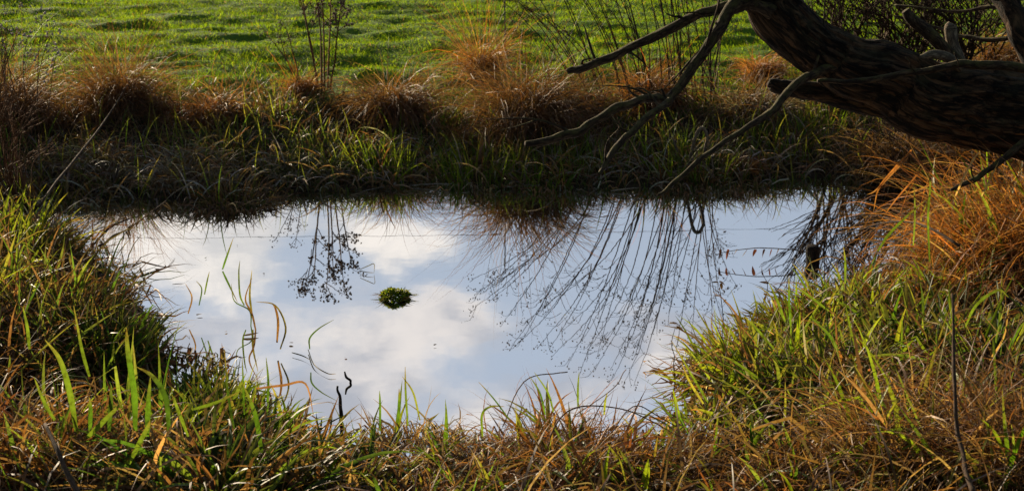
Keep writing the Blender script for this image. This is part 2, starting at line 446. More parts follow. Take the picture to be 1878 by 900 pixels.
def join(parts):
    V = []; Q = []; C = []; n = 0
    for v, q, c_ in parts:
        V.append(v); Q.append(q + n); C.append(c_); n += len(v)
    return np.vstack(V), np.vstack(Q), np.vstack(C)

GREEN = np.array([(.040, .105, .012), (.060, .135, .016), (.095, .16, .020), (.13, .175, .025), (.17, .18, .03)])
LUSH = np.array([(.065, .14, .008), (.11, .185, .009), (.15, .215, .011), (.065, .115, .012)])
OLIVE = np.array([(.06, .075, .02), (.09, .10, .025), (.13, .11, .03), (.05, .07, .02)])
RUST = np.array([(.19, .085, .035), (.25, .115, .042), (.15, .065, .028), (.24, .145, .075), (.10, .05, .028)])
ORANGE = np.array([(.34, .13, .032), (.40, .17, .045), (.26, .10, .028), (.33, .20, .085), (.18, .08, .03)])
TAN = np.array([(.24, .145, .065), (.31, .205, .105), (.19, .10, .042), (.14, .08, .04)])
GREY = np.array([(.27, .25, .21), (.34, .32, .28), (.19, .17, .14), (.22, .16, .10)])
BROWN = np.array([(.11, .06, .032), (.15, .08, .04), (.07, .042, .025), (.20, .13, .07)])
DARKG = np.array([(.025, .05, .012), (.035, .065, .015), (.05, .075, .02)])
YELLOWISH = np.array([(.10, .17, .018), (.14, .19, .022), (.18, .20, .03), (.07, .14, .015)])
def pick(pal, n, jit=.2):
    c_ = pal[RNG.integers(0, len(pal), n)]
    return np.clip(c_ * (1 + RNG.normal(0, jit, (n, 1))) * (1 + RNG.normal(0, .06, (n, 3))), .004, .7)
def U(a, b, n): return RNG.uniform(a, b, n)

def roots(c0, rx, ry, n, power=.5):
    r = RNG.random(n) ** power; a = RNG.random(n) * 2 * math.pi
    x = c0[0] + rx * r * np.cos(a); y = c0[1] + ry * r * np.sin(a)
    return np.stack([x, y, np.maximum(gz(x, y), -.05) - .01], 1), a, r
def set_tussock(c0, rx, ry, H, n, pal, wd=(.0025, .005), droop=(1.0, 2.5), wind=0.0, nseg=6, curls=.8):
    b, a, r = roots(c0, rx * .8, ry * .8, n)
    L = H * U(.5, 1.9, n)
    az_ = a + RNG.normal(0, 1.1, n)
    if wind: az_ = np.where(RNG.random(n) < .72, wind + RNG.normal(0, .75, n), az_)
    return blades(b, az_, L, U(*wd, n), np.abs(RNG.normal(.1, .3, n)) + r * .25, U(*droop, n) * U(.6, 1.35, n), pick(pal, n), nseg, 1.25,
                  curl=RNG.normal(0, curls, n), tip=(pick(TAN, n), U(0, .35, n)))
def set_sedge(c0, rx, ry, H, n, pal, wd=(.006, .012), lean=(.05, .55), bend=(.1, 1.3), kinkp=.15, nseg=6, keel=False, tipc=.5, curls=.5):
    b, a, r = roots(c0, rx, ry, n)
    L = H * U(.55, 1.25, n)
    az_ = a + RNG.normal(0, .9, n)
    kt = U(.35, .8, n); ka = np.where(RNG.random(n) < kinkp, U(.7, 2.0, n), 0)
    return blades(b, az_, L, U(*wd, n), U(*lean, n) * (.4 + r), U(*bend, n) * U(.3, 1, n), pick(pal, n), nseg, 1.7,
                  curl=RNG.normal(0, curls, n), tip=(pick(TAN, n), U(0, 1, n) * tipc), kink=(kt, ka), keel=keel)
def plant(name, label, cat, group, c0, sets):
    """sets: list of (part name, material, [blade sets]); one set = one mesh, several = Empty with parts"""
    if len(sets) == 1:
        V, Q, C = join(sets[0][2])
        return tag(mesh_obj(name, V, Q, sets[0][1], None, C, c0), label, cat, group)
    e = thing(name, label, cat, c0, group)
    for pn, m_, bl in sets:
        V, Q, C = join(bl)
        mesh_obj(pn, V - np.asarray(c0), Q, m_, e, C)
    return e

# ------------------------------------------------------------------ setting
def axis(lo, hi, step, far):
    mid = np.arange(lo, hi + 1e-6, step); out_ = []
    d = step
    v = hi
    while v < far: d *= 1.35; v += d; out_.append(v)
    neg = []; d = step; v = lo
    while v > -far: d *= 1.35; v -= d; neg.append(v)
    return np.array(neg[::-1] + list(mid) + out_)
ax = axis(-6.5, 6.5, .05, 500); ay = axis(1, 16, .05, 700)
gx, gy = np.meshgrid(ax, ay, indexing='ij')
V = np.stack([gx, gy, height(gx, gy)], -1).reshape(-1, 3)
i = np.arange(len(ax) - 1)[:, None] * len(ay) + np.arange(len(ay) - 1)[None]
Q = np.stack([i, i + len(ay), i + len(ay) + 1, i + 1], -1).reshape(-1, 4)
tag(mesh_obj('ground', V, Q, m_ground), None, None, None, 'structure')
xs = np.linspace(SHORE[:, 0].min() - .3, SHORE[:, 0].max() + .3, 12); ys = np.linspace(SHORE[:, 1].min() - .3, SHORE[:, 1].max() + .3, 12)
wx, wy = np.meshgrid(xs, ys, indexing='ij')
i = np.arange(11)[:, None] * 12 + np.arange(11)[None]
tag(mesh_obj('water', np.stack([wx, wy, wx * 0], -1).reshape(-1, 3), np.stack([i, i + 12, i + 13, i + 1], -1).reshape(-1, 4), m_water), None, None, None, 'structure')

# pasture
n = 290000
x = U(-6.3, 6.3, n); y = 9.0 + 6.5 * RNG.random(n) ** 1.15
edge = 9.42 + (fbm(x * .9, y * 0, 40) - .5) * .7
keep = y > edge + RNG.normal(0, .12, n); x, y = x[keep], y[keep]; n = len(x)
lump = fbm(x * 3.2, y * 5.5, 50, 3)
b = np.stack([x, y, gz(x, y) - .005], 1)
pal = pick(LUSH, n, .22) * (0.8 + .5 * fbm(x * .8, y * 1.2, 61)[:, None])
dry = RNG.random(n) < .02 + .25 * np.clip((9.8 - y) / .4, 0, 1)
pal[dry] = pick(TAN, int(dry.sum()))
V, Q, C = blades(b, U(0, 6.28, n), (.016 + .045 * np.clip(lump * 1.8 - .45, 0, 1)) * U(.6, 1.3, n), U(.0025, .005, n), U(.1, .7, n), U(.2, 1.3, n), pal, 3, 1.4, floor=False)
tag(mesh_obj('pasture_grass', V, Q, M_FIELD, None, C), 'short bright green pasture grass across the field behind the pond', 'grass', None, 'stuff')

# mixed bank cover
n = 90000
x = U(-5.2, 5.2, n); y = U(2.6, 9.6, n)
d = gd(x, y)
far = y > 7.0
nn = fbm(x * 1.1, y * 1.5, 70, 3)
keep = (d > -.06) & (RNG.random(n) < np.where(far, .9 * np.clip((9.75 - y) / .5, 0, 1), .42 * (nn > .43))) & (np.abs(x) < .42 * y + .6)
x, y, d, nn, far = x[keep], y[keep], d[keep], nn[keep], far[keep]; n = len(x)
b = np.stack([x, y, np.maximum(gz(x, y), -.04) - .01], 1)
u = RNG.random(n)
gfrac = np.where(far, .66 - .16 * np.clip(d, 0, 2), .22) + (nn - .5) * 1.2
isg = u < gfrac
col = np.where(isg[:, None], pick(np.vstack([GREEN[:3], DARKG, OLIVE]), n), pick(np.vstack([BROWN, BROWN, BROWN * .7, TAN[3:], GREY[2:]]), n))
L = np.where(far, .08 + .16 * RNG.random(n), .12 + .26 * RNG.random(n)) * (.7 + .6 * nn)
L *= np.where(far, np.clip(.45 + d * .9, .45, 1), 1)
bend = np.where(isg, U(.2, 1.8, n), U(.8, 2.6, n))
lo = isg
parts = {}
for key, msk, m_, lab in (('bank_grass', isg, M_GREEN, 'mixed green and olive grass growing low along the banks'),
                     ('dead_bank_grass', ~isg, M_DEAD, 'matted brown and grey dead grass lying along the banks')):
    k = int(msk.sum())
    V, Q, C = blades(b[msk], U(0, 6.28, k), L[msk] * (.9 if key == 'bank_grass' else 1.2), np.where(far[msk], U(.003, .011, k), U(.004, .014, k)), np.where(far[msk], U(.0, .9, k), U(.1, 1.25, k)), bend[msk], col[msk], 5, 1.3,
                     tip=(pick(TAN, k), U(0, .7, k)))
    # taller lone blades standing out of the far bank / broad arched dead leaves by its waterline
    k2 = 600 if key == 'bank_grass' else 2600
    bx = U(-3.6, 3.6, k2 * 3); by = U(7.0, 9.6, k2 * 3); dd = gd(bx, by)
    ok = (dd > -.02) & ((dd < 1.0) if key == 'bank_grass' else (dd < .55)); bx, by = bx[ok][:k2], by[ok][:k2]; k2 = len(bx)
    bb = np.stack([bx, by, gz(bx, by) - .01], 1)
    if key == 'bank_grass':
        ex = blades(bb, U(0, 6.28, k2), U(.14, .34, k2), U(.006, .011, k2), U(0, .5, k2), U(0, .8, k2), pick(YELLOWISH, k2), 5, 1.5, tip=(pick(TAN, k2), U(0, .6, k2)), keel=True)
    else:
        ex = blades(bb, U(0, 6.28, k2), U(.16, .36, k2), U(.006, .013, k2), U(.2, 1.0, k2), U(.8, 2.4, k2), pick(np.vstack([GREY, GREY, TAN, BROWN]), k2), 6, 1.3)
    if key != 'bank_grass':
        k3 = 1500; bx = U(-4, 4, k3); by = 9.15 + .7 * RNG.random(k3); ok = vnoise(bx * 1.7, by * 2, 88) > .52; bx, by = bx[ok], by[ok]; k3 = len(bx)
        ex3 = blades(np.stack([bx, by, gz(bx, by)], 1), U(0, 6.28, k3), U(.12, .42, k3) * U(.5, 1, k3), U(.002, .0045, k3), U(0, .5, k3), U(.1, 1.6, k3), pick(np.vstack([RUST, TAN, BROWN]), k3), 6, 2.0)
        ex = join([ex, ex3])
    V, Q, C = join([(V, Q, C), ex])
    tag(mesh_obj(key, V, Q, m_, None, C), lab, 'grass', None, 'stuff')
M_STALK = bark_mat('brown_stalk', (.09, .045, .022), (.22, .12, .06), (.12, .07, .03), .2, 8, disp=.002)
M_FLUFF = plain('pale_fluff', (.34, .28, .22), .95, .3)
# ------------------------------------------------------------------ willow leaning over the pond
YT = 6.3
tree = thing('willow_tree', 'leaning dark willow trunk with bare broken branches reaching out over the pond', 'tree', (4.6, 6.4, float(gz(4.6, 6.4))))
def px_tube(lst, Y0, Y1):
    """pixel centreline with pixel radii, receding from Y0 to Y1"""
    k = len(lst); pts = []; rad = []
    for i_, (px, py, r_) in enumerate(lst):
        Y = Y0 + (Y1 - Y0) * i_ / (k - 1)
        pts.append(P(px, py, Y)); rad.append(r_ * Y / FPX)
    return np.array(pts), np.array(rad)
pts, rad = px_tube([(1130, -420, 22), (1230, -260, 30), (1320, -120, 38), (1385, -35, 43), (1422, 18, 46), (1472, 68, 46), (1530, 106, 50),
                    (1600, 138, 60), (1680, 172, 68), (1780, 195, 76), (1880, 214, 80), (2010, 245, 88), (2180, 310, 100)], 6.15, 6.45)
pts = np.vstack([pts, [[3.9, 6.45, 1.0], [4.6, 6.4, .35], [4.75, 6.4, .1]]]); rad = np.concatenate([rad, [.28, .36, .42]])
tb = Tris(); tb.tube(pts, rad, 160, 30, .018, .12, 3)
tb.build('trunk', M_BARK, tree)
def branch(lst, Y0, Y1, m=M_BRANCH, ns=10, wob=.006, seed=0, name='branch', parent=None, ridge=.09):
    p_, r_ = px_tube(lst, Y0, Y1); r_ = r_ * (.88 if m is M_BRANCH else 1); q_ = Tris(); q_.tube(p_, r_ * np.array([random.uniform(.88, 1.14) for _ in r_]), max(ns, 16), 10, wob, ridge, seed)
    for k in range(1, len(p_) - 1):                 # small broken spurs
        if m is M_BRANCH and random.random() < .6:
            d_ = np.array([random.uniform(-1, .6), random.uniform(-.5, .3), random.uniform(-.5, .9)]); d_ /= np.linalg.norm(d_); l_ = random.choice((.05, .09, .22, .34))
            a_, c_ = p_[k], p_[k] + d_ * (r_[k] + l_) + np.array([random.uniform(-.05, .05), 0, random.uniform(-.06, .04)])
            mid_ = p_[k] + d_ * (r_[k] + l_ * .5)
            q_.tube([a_, mid_, c_], [min(r_[k] * .4, .008), min(r_[k] * .28, .005), .0015], 6, 5, .008, 0, k)
            if l_ > .2:
                q_.tube([mid_, mid_ + (c_ - mid_) * .6 + np.array([random.uniform(-.07, .07), 0, random.uniform(-.07, .05)])], [.003, .001], 5, 5, .006, 0, k + 3)
    return q_.build(name, m, parent or tree)
branch([(1420, 22, 16), (1375, 6, 15), (1340, 14, 13), (1300, 20, 10.5), (1262, 37, 10), (1200, 67, 10), (1142, 94, 9.5), (1092, 117, 8.5), (1062, 127, 9), (1040, 133, 6)], 6.15, 6.3, seed=1)
branch([(1350, 4, 14), (1335, 25, 13), (1318, 55, 12), (1291, 92, 11), (1266, 130, 10.5), (1242, 165, 9.5), (1222, 187, 9.5), (1203, 182, 8), (1172, 185, 8.5), (1130, 200, 9.5), (1092, 224, 9.5),
        (1052, 243, 9), (1003, 257, 8), (962, 263, 5)], 6.15, 5.55, seed=2)
branch([(1228, 180, 7), (1212, 197, 7.5), (1188, 217, 7.5), (1160, 240, 7), (1132, 268, 6.5), (1112, 297, 6), (1098, 319, 3.5)], 5.83, 5.3, seed=3)
branch([(1545, 120, 12), (1492, 134, 9), (1462, 153, 8), (1432, 184, 7.5), (1402, 214, 7), (1362, 238, 6.5), (1322, 264, 6), (1281, 295, 5.5), (1241, 331, 5), (1207, 357, 3)], 6.24, 5.35, seed=4)
branch([(1500, 148, 4), (1560, 150, 6), (1622, 145, 6.5), (1682, 133, 7), (1742, 122, 7.5), (1792, 118, 8), (1880, 124, 10), (1960, 160, 16)], 5.95, 5.95, seed=5)
branch([(1408, 153, 5), (1420, 157, 12), (1450, 162, 16), (1510, 172, 18), (1570, 184, 20), (1650, 200, 26), (1740, 205, 30)], 6.35, 6.35, seed=6, m=M_BARK, ns=18, ridge=.08)
branch([(1660, 22, 8), (1674, 36, 11), (1702, 62, 12), (1738, 96, 13), (1775, 140, 16)], 6.4, 6.4, seed=7)
branch([(1747, 44, 9), (1744, 54, 11), (1748, 80, 12), (1754, 104, 13), (1765, 140, 15)], 6.45, 6.45, seed=8, m=M_PALE, wob=.002, ridge=.02)
branch([(1688, 105, 5), (1712, 101, 8), (1738, 106, 9), (1762, 125, 9)], 6.2, 6.25, seed=9, m=M_PALE, wob=.002, ridge=.02)
branch([(1815, -120, 24), (1832, -40, 22), (1847, 0, 20), (1862, 40, 19), (1884, 88, 20), (1930, 150, 24), (2020, 250, 36)], 7.0, 6.6, seed=10, m=M_BARK, ns=20, ridge=.08)
branch([(1880, 262, 9), (1845, 290, 7), (1815, 312, 6), (1785, 330, 5.5), (1744, 347, 3)], 5.9, 5.8, seed=11)
branch([(1852, 68, 5), (1815, 72, 5), (1780, 68, 4), (1740, 60, 3.5), (1690, 42, 3), (1640, 30, 2)], 6.9, 7.3, seed=12)
branch([(1868, 20, 5), (1820, 14, 4.5), (1760, 22, 3.5), (1690, 14, 2.5), (1640, 10, 2)], 7.0, 7.5, seed=13)
for (q, s_) in (([(1230, -260, 12), (1160, -190, 8), (1060, -170, 6), (940, -180, 3)], 14), ([(1130, -420, 18), (1040, -520, 10), (960, -660, 4)], 15), ([(1150, -400, 14), (1190, -540, 9), (1200, -700, 4)], 16)):
    branch(q, 6.15, 5.9, seed=s_)

# ------------------------------------------------------------------ dry seed-head plants on the far bank
def stem_plant(name, label, cat, group, root_px, stems, m=M_TWIG, dense=26, seed_r=.006, r0=.004, spray=.14, hang=.0, seeds=True, double=0, sm=None):
    c0 = hit(*root_px)
    e = thing(name, label, cat, c0, group)
    extra = [(bx + random.uniform(-.04, .04), np.asarray(t_) + np.array([random.uniform(-.14, .14), random.uniform(-.1, .1), random.uniform(-.22, .02)])) for bx, t_ in stems for _ in range(double)]
    for (bx, tip) in list(stems) + extra:
        b0 = np.array([c0[0] + bx, c0[1] + random.uniform(-.05, .05), 0.0]); b0[2] = float(gz(b0[0], b0[1])) - .02
        tip = np.asarray(tip, float); v = tip - b0; ln = np.linalg.norm(v)
        bow = np.array([v[0] * random.uniform(-.30, .02) + random.uniform(-.03, .03), random.uniform(-.04, .04), ln * .05])
        pts_ = np.array([b0, b0 + v * .33 + bow * .8, b0 + v * .68 + bow * .8, tip])
        tb_ = Tris(); tb_.tube(pts_, [r0, r0 * .85, r0 * .62, r0 * .3], 5, 6, .004, 0, random.randint(0, 99))
        hd = Tris(); got = seeds
        for k in range(random.randint(4, 7)):          # side twigs
            u_ = random.uniform(.5, .98); p0 = b0 + v * u_ + bow * (1 - abs(u_ - .5) * 2) * .8
            l_ = spray * random.uniform(.5, 1.2) * (1.25 - u_ * .6)
            dr = np.array([random.uniform(-1, 1) + v[0] / ln * .8, random.uniform(-.8, .8), random.uniform(.5, 1.3)]); dr /= np.linalg.norm(dr)
            p1 = p0 + dr * l_ * .55; p2 = p0 + dr * l_ + np.array([dr[0] * .02, 0, -.02 * hang * 8])
            tb_.tube([p0, p1, p2], [r0 * .42, r0 * .36, r0 * .2], 4, 3, .004, 0, k)
            if seeds:
                for s_ in range(max(2, dense // 6)):
                    w_ = random.uniform(.45, 1.05)
                    pp = p0 + (p2 - p0) * w_ + np.array([random.gauss(0, .013), random.gauss(0, .013), random.gauss(0, .012)])
                    hd.seed(pp, seed_r * random.uniform(.5, 1.15), random.uniform(1, 1.7), [random.gauss(0, 1), random.gauss(0, 1), 1])
        if seeds:
            for s_ in range(dense // 2):
                pp = tip + np.array([random.gauss(0, .022), random.gauss(0, .022), random.gauss(-.02, .03)])
                hd.seed(pp, seed_r * random.uniform(.5, 1.1), random.uniform(1, 1.6), [random.gauss(0, 1), random.gauss(0, 1), 1])
        st = tb_.build('stem', m, e)
        if got: hd.build('seed_head', sm or M_SEED, st)
    return e
YP = 9.35
def tips(lst, Y=YP, j=.15): return [mirrored(px, py, Y + random.uniform(-j, j)) for px, py in lst]
W1 = 'dry seed-head plants on the far bank'
stem_plant('seed_head_plant', 'dark upright dry plant with dense tiny seed heads standing before the pasture', 'plant', W1, (592, 165),
           list(zip((-.03, -.015, 0, .015, .03, .05), tips([(556, 535), (575, 520), (598, 545), (612, 510), (632, 530), (645, 490)]))), dense=84, seed_r=.0074, r0=.0072, spray=.24, m=M_STALK)
stem_plant('seed_head_plant', 'slender rust-brown feathery plant beside the dense dark seed-head plant', 'plant', W1, (552, 170),
           list(zip((-.02, 0, .02), tips([(528, 425), (540, 455), (505, 440)]))), dense=24, seed_r=.005, r0=.0045, spray=.1, m=M_STALK)
for (rp, lab, bx, tl) in (
    ((1090, 190), 'dry stems sweeping low towards the pale tussock from behind the bare branch end', (-.08, -.02, .0, .05, .08), [(862, 572), (880, 540), (918, 600), (935, 640), (905, 520)]),
    ((1175, 200), 'dry dark stems fanned behind the long bare branch that ends in the brown tussock', (-.09, -.05, 0, .04, .08, .1), [(950, 630), (985, 640), (1010, 655), (1040, 672), (1062, 690), (1030, 610)]),
    ((1240, 205), 'dry stems rising between the two long bare branches of the willow', (-.08, -.03, .0, .03, .07), [(1090, 680), (1120, 700), (1142, 712), (1105, 640), (1160, 660)]),
    ((1282, 190), 'dry dock stems with dark clustered seed heads behind the forked willow branch', (-.08, 0, .05, .1, .14), [(1168, 640), (1195, 615), (1225, 575), (1240, 640), (1215, 530)]),
    ((1300, 170), 'thin bare stems arching beside the orange tussock at the field edge', (-.06, 0, .03), [(1308, 610), (1318, 540), (1300, 470)])):
    stem_plant('seed_head_plant', lab, 'plant', W1, rp, list(zip(bx, tips(tl))), dense=16, seed_r=.0054, r0=.0044, spray=.26, hang=.4, double=1)
stem_plant('seed_head_plant', 'tall dead stalks with pale fluffy heads at the left edge above the pond', 'plant', W1, (60, 250),
           [(x_, P(px, py, 8.2)) for x_, px, py in ((-.08, 38, 5), (-.02, 52, 60), (.02, 78, 28), (.06, 102, 45), (-.12, 15, 40), (.1, 105, 90), (-.05, -10, -60))], dense=14, seed_r=.008, r0=.0036, spray=.09, m=M_STALK, sm=M_FLUFF)
stem_plant('dead_stalk_clump', 'brown dead stalks crowded along the left edge beside the yellow-green sedge', 'plant', None, (22, 370),
           [(x_, P(px, py, 6.9)) for x_, px, py in ((-.1, -20, 60), (-.06, 2, 110), (-.02, 18, 90), (.02, 38, 150), (.05, 30, 60), (.08, 62, 200), (.12, 80, 260), (-.12, -30, 0), (0, 10, 170), (.03, 50, 230))], dense=6, r0=.0045, seeds=False, spray=.18, m=M_STALK, double=2)
# scrub behind the willow
for (rp, lab, tl) in (((1545, 140), 'bare scrub bush with thin fanned stems behind the upper willow trunk', [(1470, 5), (1500, -40), (1530, -20), (1560, -60), (1590, -10), (1500, 40), (1480, -60), (1620, -50)]),
                      ((1640, 120), 'bare scrub bush with crossing stems above the middle of the willow trunk', [(1560, 10), (1600, -30), (1640, -60), (1660, -10), (1700, -30), (1590, 40), (1540, -40), (1720, 20), (1610, -80)]),
                      ((1700, 120), 'dense bare scrub between the crossing-stem bush and the pale broken stubs', [(1640, 0), (1670, -40), (1700, -60), (1730, -20), (1660, 40), (1750, 10), (1710, 30)]),
                      ((1840, 120), 'bare scrub behind the dark limb in the top corner', [(1800, -20), (1830, -60), (1850, 0), (1870, -40), (1890, 20), (1780, 30)]),
                      ((1760, 140), 'bare brown scrub behind the pale broken willow stubs', [(1690, -10), (1720, -60), (1760, -20), (1790, -50), (1820, 0), (1700, 40), (1840, -60), (1800, 30)])):
    stem_plant('scrub_bush', lab, 'bush', 'bare scrub bushes behind the willow', rp, [(random.uniform(-.15, .15), P(px, py, 9.4 + random.uniform(-.3, .3))) for px, py in tl], seeds=False, r0=.008, spray=.4, double=2)
# fine brush hanging under the trunk, mirrored in the dark water
stem_plant('scrub_bush', 'tangled fine brushwood in the shade under the willow trunk', 'bush', 'bare scrub bushes behind the willow', (1640, 315),
           [(random.uniform(-.3, .4), mirrored(px, py, 8.2)) for px, py in ((1535, 425), (1560, 440), (1590, 430), (1605, 450), (1630, 440), (1620, 470), (1650, 440), (1690, 460), (1720, 420), (1580, 400), (1550, 405))], seeds=False, r0=.0045, spray=.2, double=1)

# fence: thin wire on stakes, seen by its reflection and one stake
fe = thing('wire_fence', 'thin wire fence with a slim stake at the pasture edge, mirrored in the pond', 'fence', (0, 10, float(gz(0, 10))))
tb = Tris(); wp = [mirrored(px, py, 10.0) for px, py in ((-900, 447), (-100, 441), (270, 437), (870, 431), (926, 429), (1320, 422), (1900, 413), (2700, 400))]
tb.tube(wp, .0016, 4, 4); tb.build('wire', M_WIRE, fe)
for px in (-900, 926, 2700):
    top = mirrored(px, 490, 10.0); tb = Tris(); g0 = float(gz(top[0], 10))
    tb.tube([[top[0], 10.004, g0 - .05], [top[0] + .004, 10.004, g0 + .4], [top[0], 10.004, top[2]]], [.006, .0055, .005], 6, 4, .002); tb.build('stake', M_STAKE, fe)

# ------------------------------------------------------------------ tussocks on the far bank
TG = 'dead grass tussocks on the far bank'
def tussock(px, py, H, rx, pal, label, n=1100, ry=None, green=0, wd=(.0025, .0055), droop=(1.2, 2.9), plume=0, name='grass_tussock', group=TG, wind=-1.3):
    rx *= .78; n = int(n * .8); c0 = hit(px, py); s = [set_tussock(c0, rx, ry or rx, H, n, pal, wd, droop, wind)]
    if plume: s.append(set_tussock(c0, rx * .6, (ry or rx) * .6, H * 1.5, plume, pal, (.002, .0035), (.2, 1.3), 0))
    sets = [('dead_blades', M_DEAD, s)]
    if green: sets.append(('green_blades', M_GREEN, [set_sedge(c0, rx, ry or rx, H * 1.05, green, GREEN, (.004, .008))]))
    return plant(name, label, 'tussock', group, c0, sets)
mixp = np.vstack([RUST, BROWN, BROWN])
tussock(15, 215, .36, .33, mixp, 'large rusty tussock at the left edge below the pale fluffy stalks', 1700, plume=200)
tussock(222, 196, .34, .30, mixp, 'feathery reddish tussock standing between the left stalks and the low domed tussock', 1500, plume=260)
tussock(392, 222, .19, .24, np.vstack([RUST, ORANGE, BROWN]), 'low domed rust-brown tussock left of the dark seed-head plant', 1400)
tussock(300, 215, .13, .26, mixp, 'grey-brown matted tussock pressed against the low domed tussock', 1000)
tussock(135, 220, .14, .26, mixp, 'low tan tussock between the two feathery reddish tussocks', 1000, plume=80)
tussock(552, 172, .15, .15, np.vstack([ORANGE, RUST]), 'small orange tussock round the foot of the dark seed-head plant', 700, plume=60)
tussock(640, 205, .11, .24, np.vstack([BROWN, OLIVE]), 'dull brown low tussock just right of the dark seed-head plant', 900)
tussock(722, 220, .36, .24, np.vstack([BROWN, BROWN, RUST]), 'dark brown dome tussock alone against the bright pasture', 1700)
tussock(882, 146, .33, .14, np.vstack([TAN, ORANGE]), 'tall pale straw tussock behind the biggest brown tussock', 900, plume=200)
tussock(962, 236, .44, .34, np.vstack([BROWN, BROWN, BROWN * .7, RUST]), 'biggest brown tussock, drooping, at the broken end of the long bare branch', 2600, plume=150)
tussock(1060, 215, .24, .26, mixp, 'brown tussock with sparse green under the long bare branch', 1000, green=60)
tussock(1190, 190, .28, .28, np.vstack([RUST, ORANGE, BROWN]), 'orange-brown tussock behind the fork of the bare branches', 1300, plume=150)
tussock(1395, 148, .23, .17, np.vstack([ORANGE, TAN]), 'bright orange tussock at the pasture edge in the angle of the willow trunk', 1100)
tussock(1390, 215, .26, .26, np.vstack([BROWN, BROWN, GREY]), 'dull brown hanging tussock just below the bright orange one', 1300)
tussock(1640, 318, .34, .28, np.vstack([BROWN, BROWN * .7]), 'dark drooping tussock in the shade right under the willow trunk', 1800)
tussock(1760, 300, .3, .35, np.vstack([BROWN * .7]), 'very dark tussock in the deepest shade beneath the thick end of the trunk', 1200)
tussock(1840, 130, .35, .4, np.vstack([RUST, BROWN]), 'brown tussock behind the willow limb in the top corner', 1300)
tussock(840, 268, .17, .12, TAN, 'small pale straw clump low on the bank left of the long mossy branch', 420)
tussock(1360, 312, .12, .18, np.vstack([RUST, ORANGE]), 'small rust-orange tuft at the water edge under the thin slanting branch', 450)
tussock(330, 322, .15, .42, np.vstack([GREY, GREY, TAN]), 'flattened ash-grey dead sedge near the water below the low domed tussock', 1300, ry=.3, wd=(.004, .009), droop=(1.2, 2.6))
tussock(560, 318, .13, .4, np.vstack([GREY, OLIVE]), 'flattened grey-green sedge by the water below the dark seed-head plant', 1100, ry=.25, wd=(.004, .009), green=60)
tussock(180, 310, .17, .35, np.vstack([GREY, BROWN]), 'flattened dull sedge on the shaded bank in front of the leaning stem', 1000, ry=.3, wd=(.003, .007))

SG = 'green sedge tufts along the far waterline'
def sedge(px, py, H, rx, n, label, pal=GREEN, dead=0, name='sedge_tuft', group=SG, wd=(.005, .010), ry=None, dpal=None, **kw):
    dpal = np.vstack([TAN, GREY, BROWN]) if dpal is None else dpal; dead = int(dead * 1.6); n = int(n * .8)
    c0 = hit(px, py)
    sets = [('green_blades', M_GREEN, [set_sedge(c0, rx, ry or rx, H, n, pal, wd, **kw)])]
    if dead: sets.append(('dead_blades', M_DEAD, [set_sedge(c0, rx * 1.1, (ry or rx) * 1.1, H * 1.05, dead, dpal, (.005, .012), (.2, 1.2), (.6, 2.6), .4)]))
    return plant(name, label, 'sedge', group, c0, sets)
sedge(432, 372, .17, .2, 150, 'bronze-green sedge tuft jutting furthest into the water from the far bank', OLIVE, 200, dpal=BROWN)
sedge(700, 318, .22, .2, 200, 'bright green sedge blades by the notch in the far waterline', LUSH, 80)
sedge(600, 300, .2, .24, 200, 'green sedge tuft below the dark seed-head plant near the water', GREEN, 110)
sedge(505, 205, .16, .22, 90, 'sparse green blades on the slope below the small orange tussock', GREEN, 40)
sedge(420, 285, .2, .18, 80, 'yellow-green blades with one tall leaf above the bronze sedge', GREEN, 50, wd=(.005, .012))
sedge(870, 318, .2, .28, 330, 'dense green sedge at the water below the pale straw clump', LUSH, 120)
sedge(1000, 322, .17, .28, 280, 'low green sedge at the water under the long mossy branch', LUSH, 140)
sedge(945, 245, .22, .2, 130, 'green blades in front of the biggest brown tussock', LUSH, 40)
sedge(815, 235, .22, .14, 80, 'yellow-lit blades on the bank left of the biggest brown tussock', GREEN, 30)
sedge(1090, 300, .18, .24, 200, 'green sedge between the two hanging branch tips', GREEN, 110)
sedge(1265, 310, .22, .28, 260, 'green sedge behind the thin slanting branch', LUSH, 140)
sedge(1440, 270, .2, .3, 220, 'shaded green sedge below the cut limb of the willow', LUSH, 100)
sedge(1520, 240, .2, .26, 160, 'shaded sedge tucked under the willow trunk beside the cut limb', LUSH, 70)
sedge(1300, 335, .12, .3, 160, 'short wet sedge at the waterline where the slanting branch dips', OLIVE, 140)
sedge(120, 350, .18, .3, 180, 'dull sedge behind the near bank below the leaning stem', OLIVE, 200)

# ------------------------------------------------------------------ near banks
def near(px, py, H, rx, label, green=0, dead=0, gpal=GREEN, dpal=RUST, gw=(.009, .022), dw=(.006, .017), fine=0, fpal=RUST, name='sedge_clump', ry=None, keel=True, group='grass clumps on the near bank', cat='grass clump', gb=(.2, 1.9), gl=(.08, .75)):
    c0 = hit(px, py); sets = []
    ry = ry or rx
    if green: sets.append(('green_blades', M_GREEN, [set_sedge(c0, rx, ry, H * 1.28, int(green * .66), gpal, gw, gl, gb, .22, 7, keel, .6, .6)]))
    ds = []
    if dead: ds.append(set_sedge(c0, rx * 1.05, ry * 1.05, H * 1.25, int(dead * .9), dpal, dw, (.2, 1.2), (.3, 2.6), .45, 8, False, .4, 1.0))
    if fine: ds.append(set_tussock(c0, rx, ry, H * .95, int(fine * .5), fpal, (.002, .005), (.8, 3.2), 0, 9, 2.2))
    if ds: sets.append(('dead_blades', M_DEAD, ds))
    return plant(name, label, cat, group, c0, sets)
YG = np.vstack([GREEN[2:], LUSH[1:3]])
LG = np.vstack([GREEN, LUSH])
near(10, 470, 0.264, .22, 'yellow-green sunlit sedge on top of the left bank beside the dead stalks', 260, 160, YG, TAN)
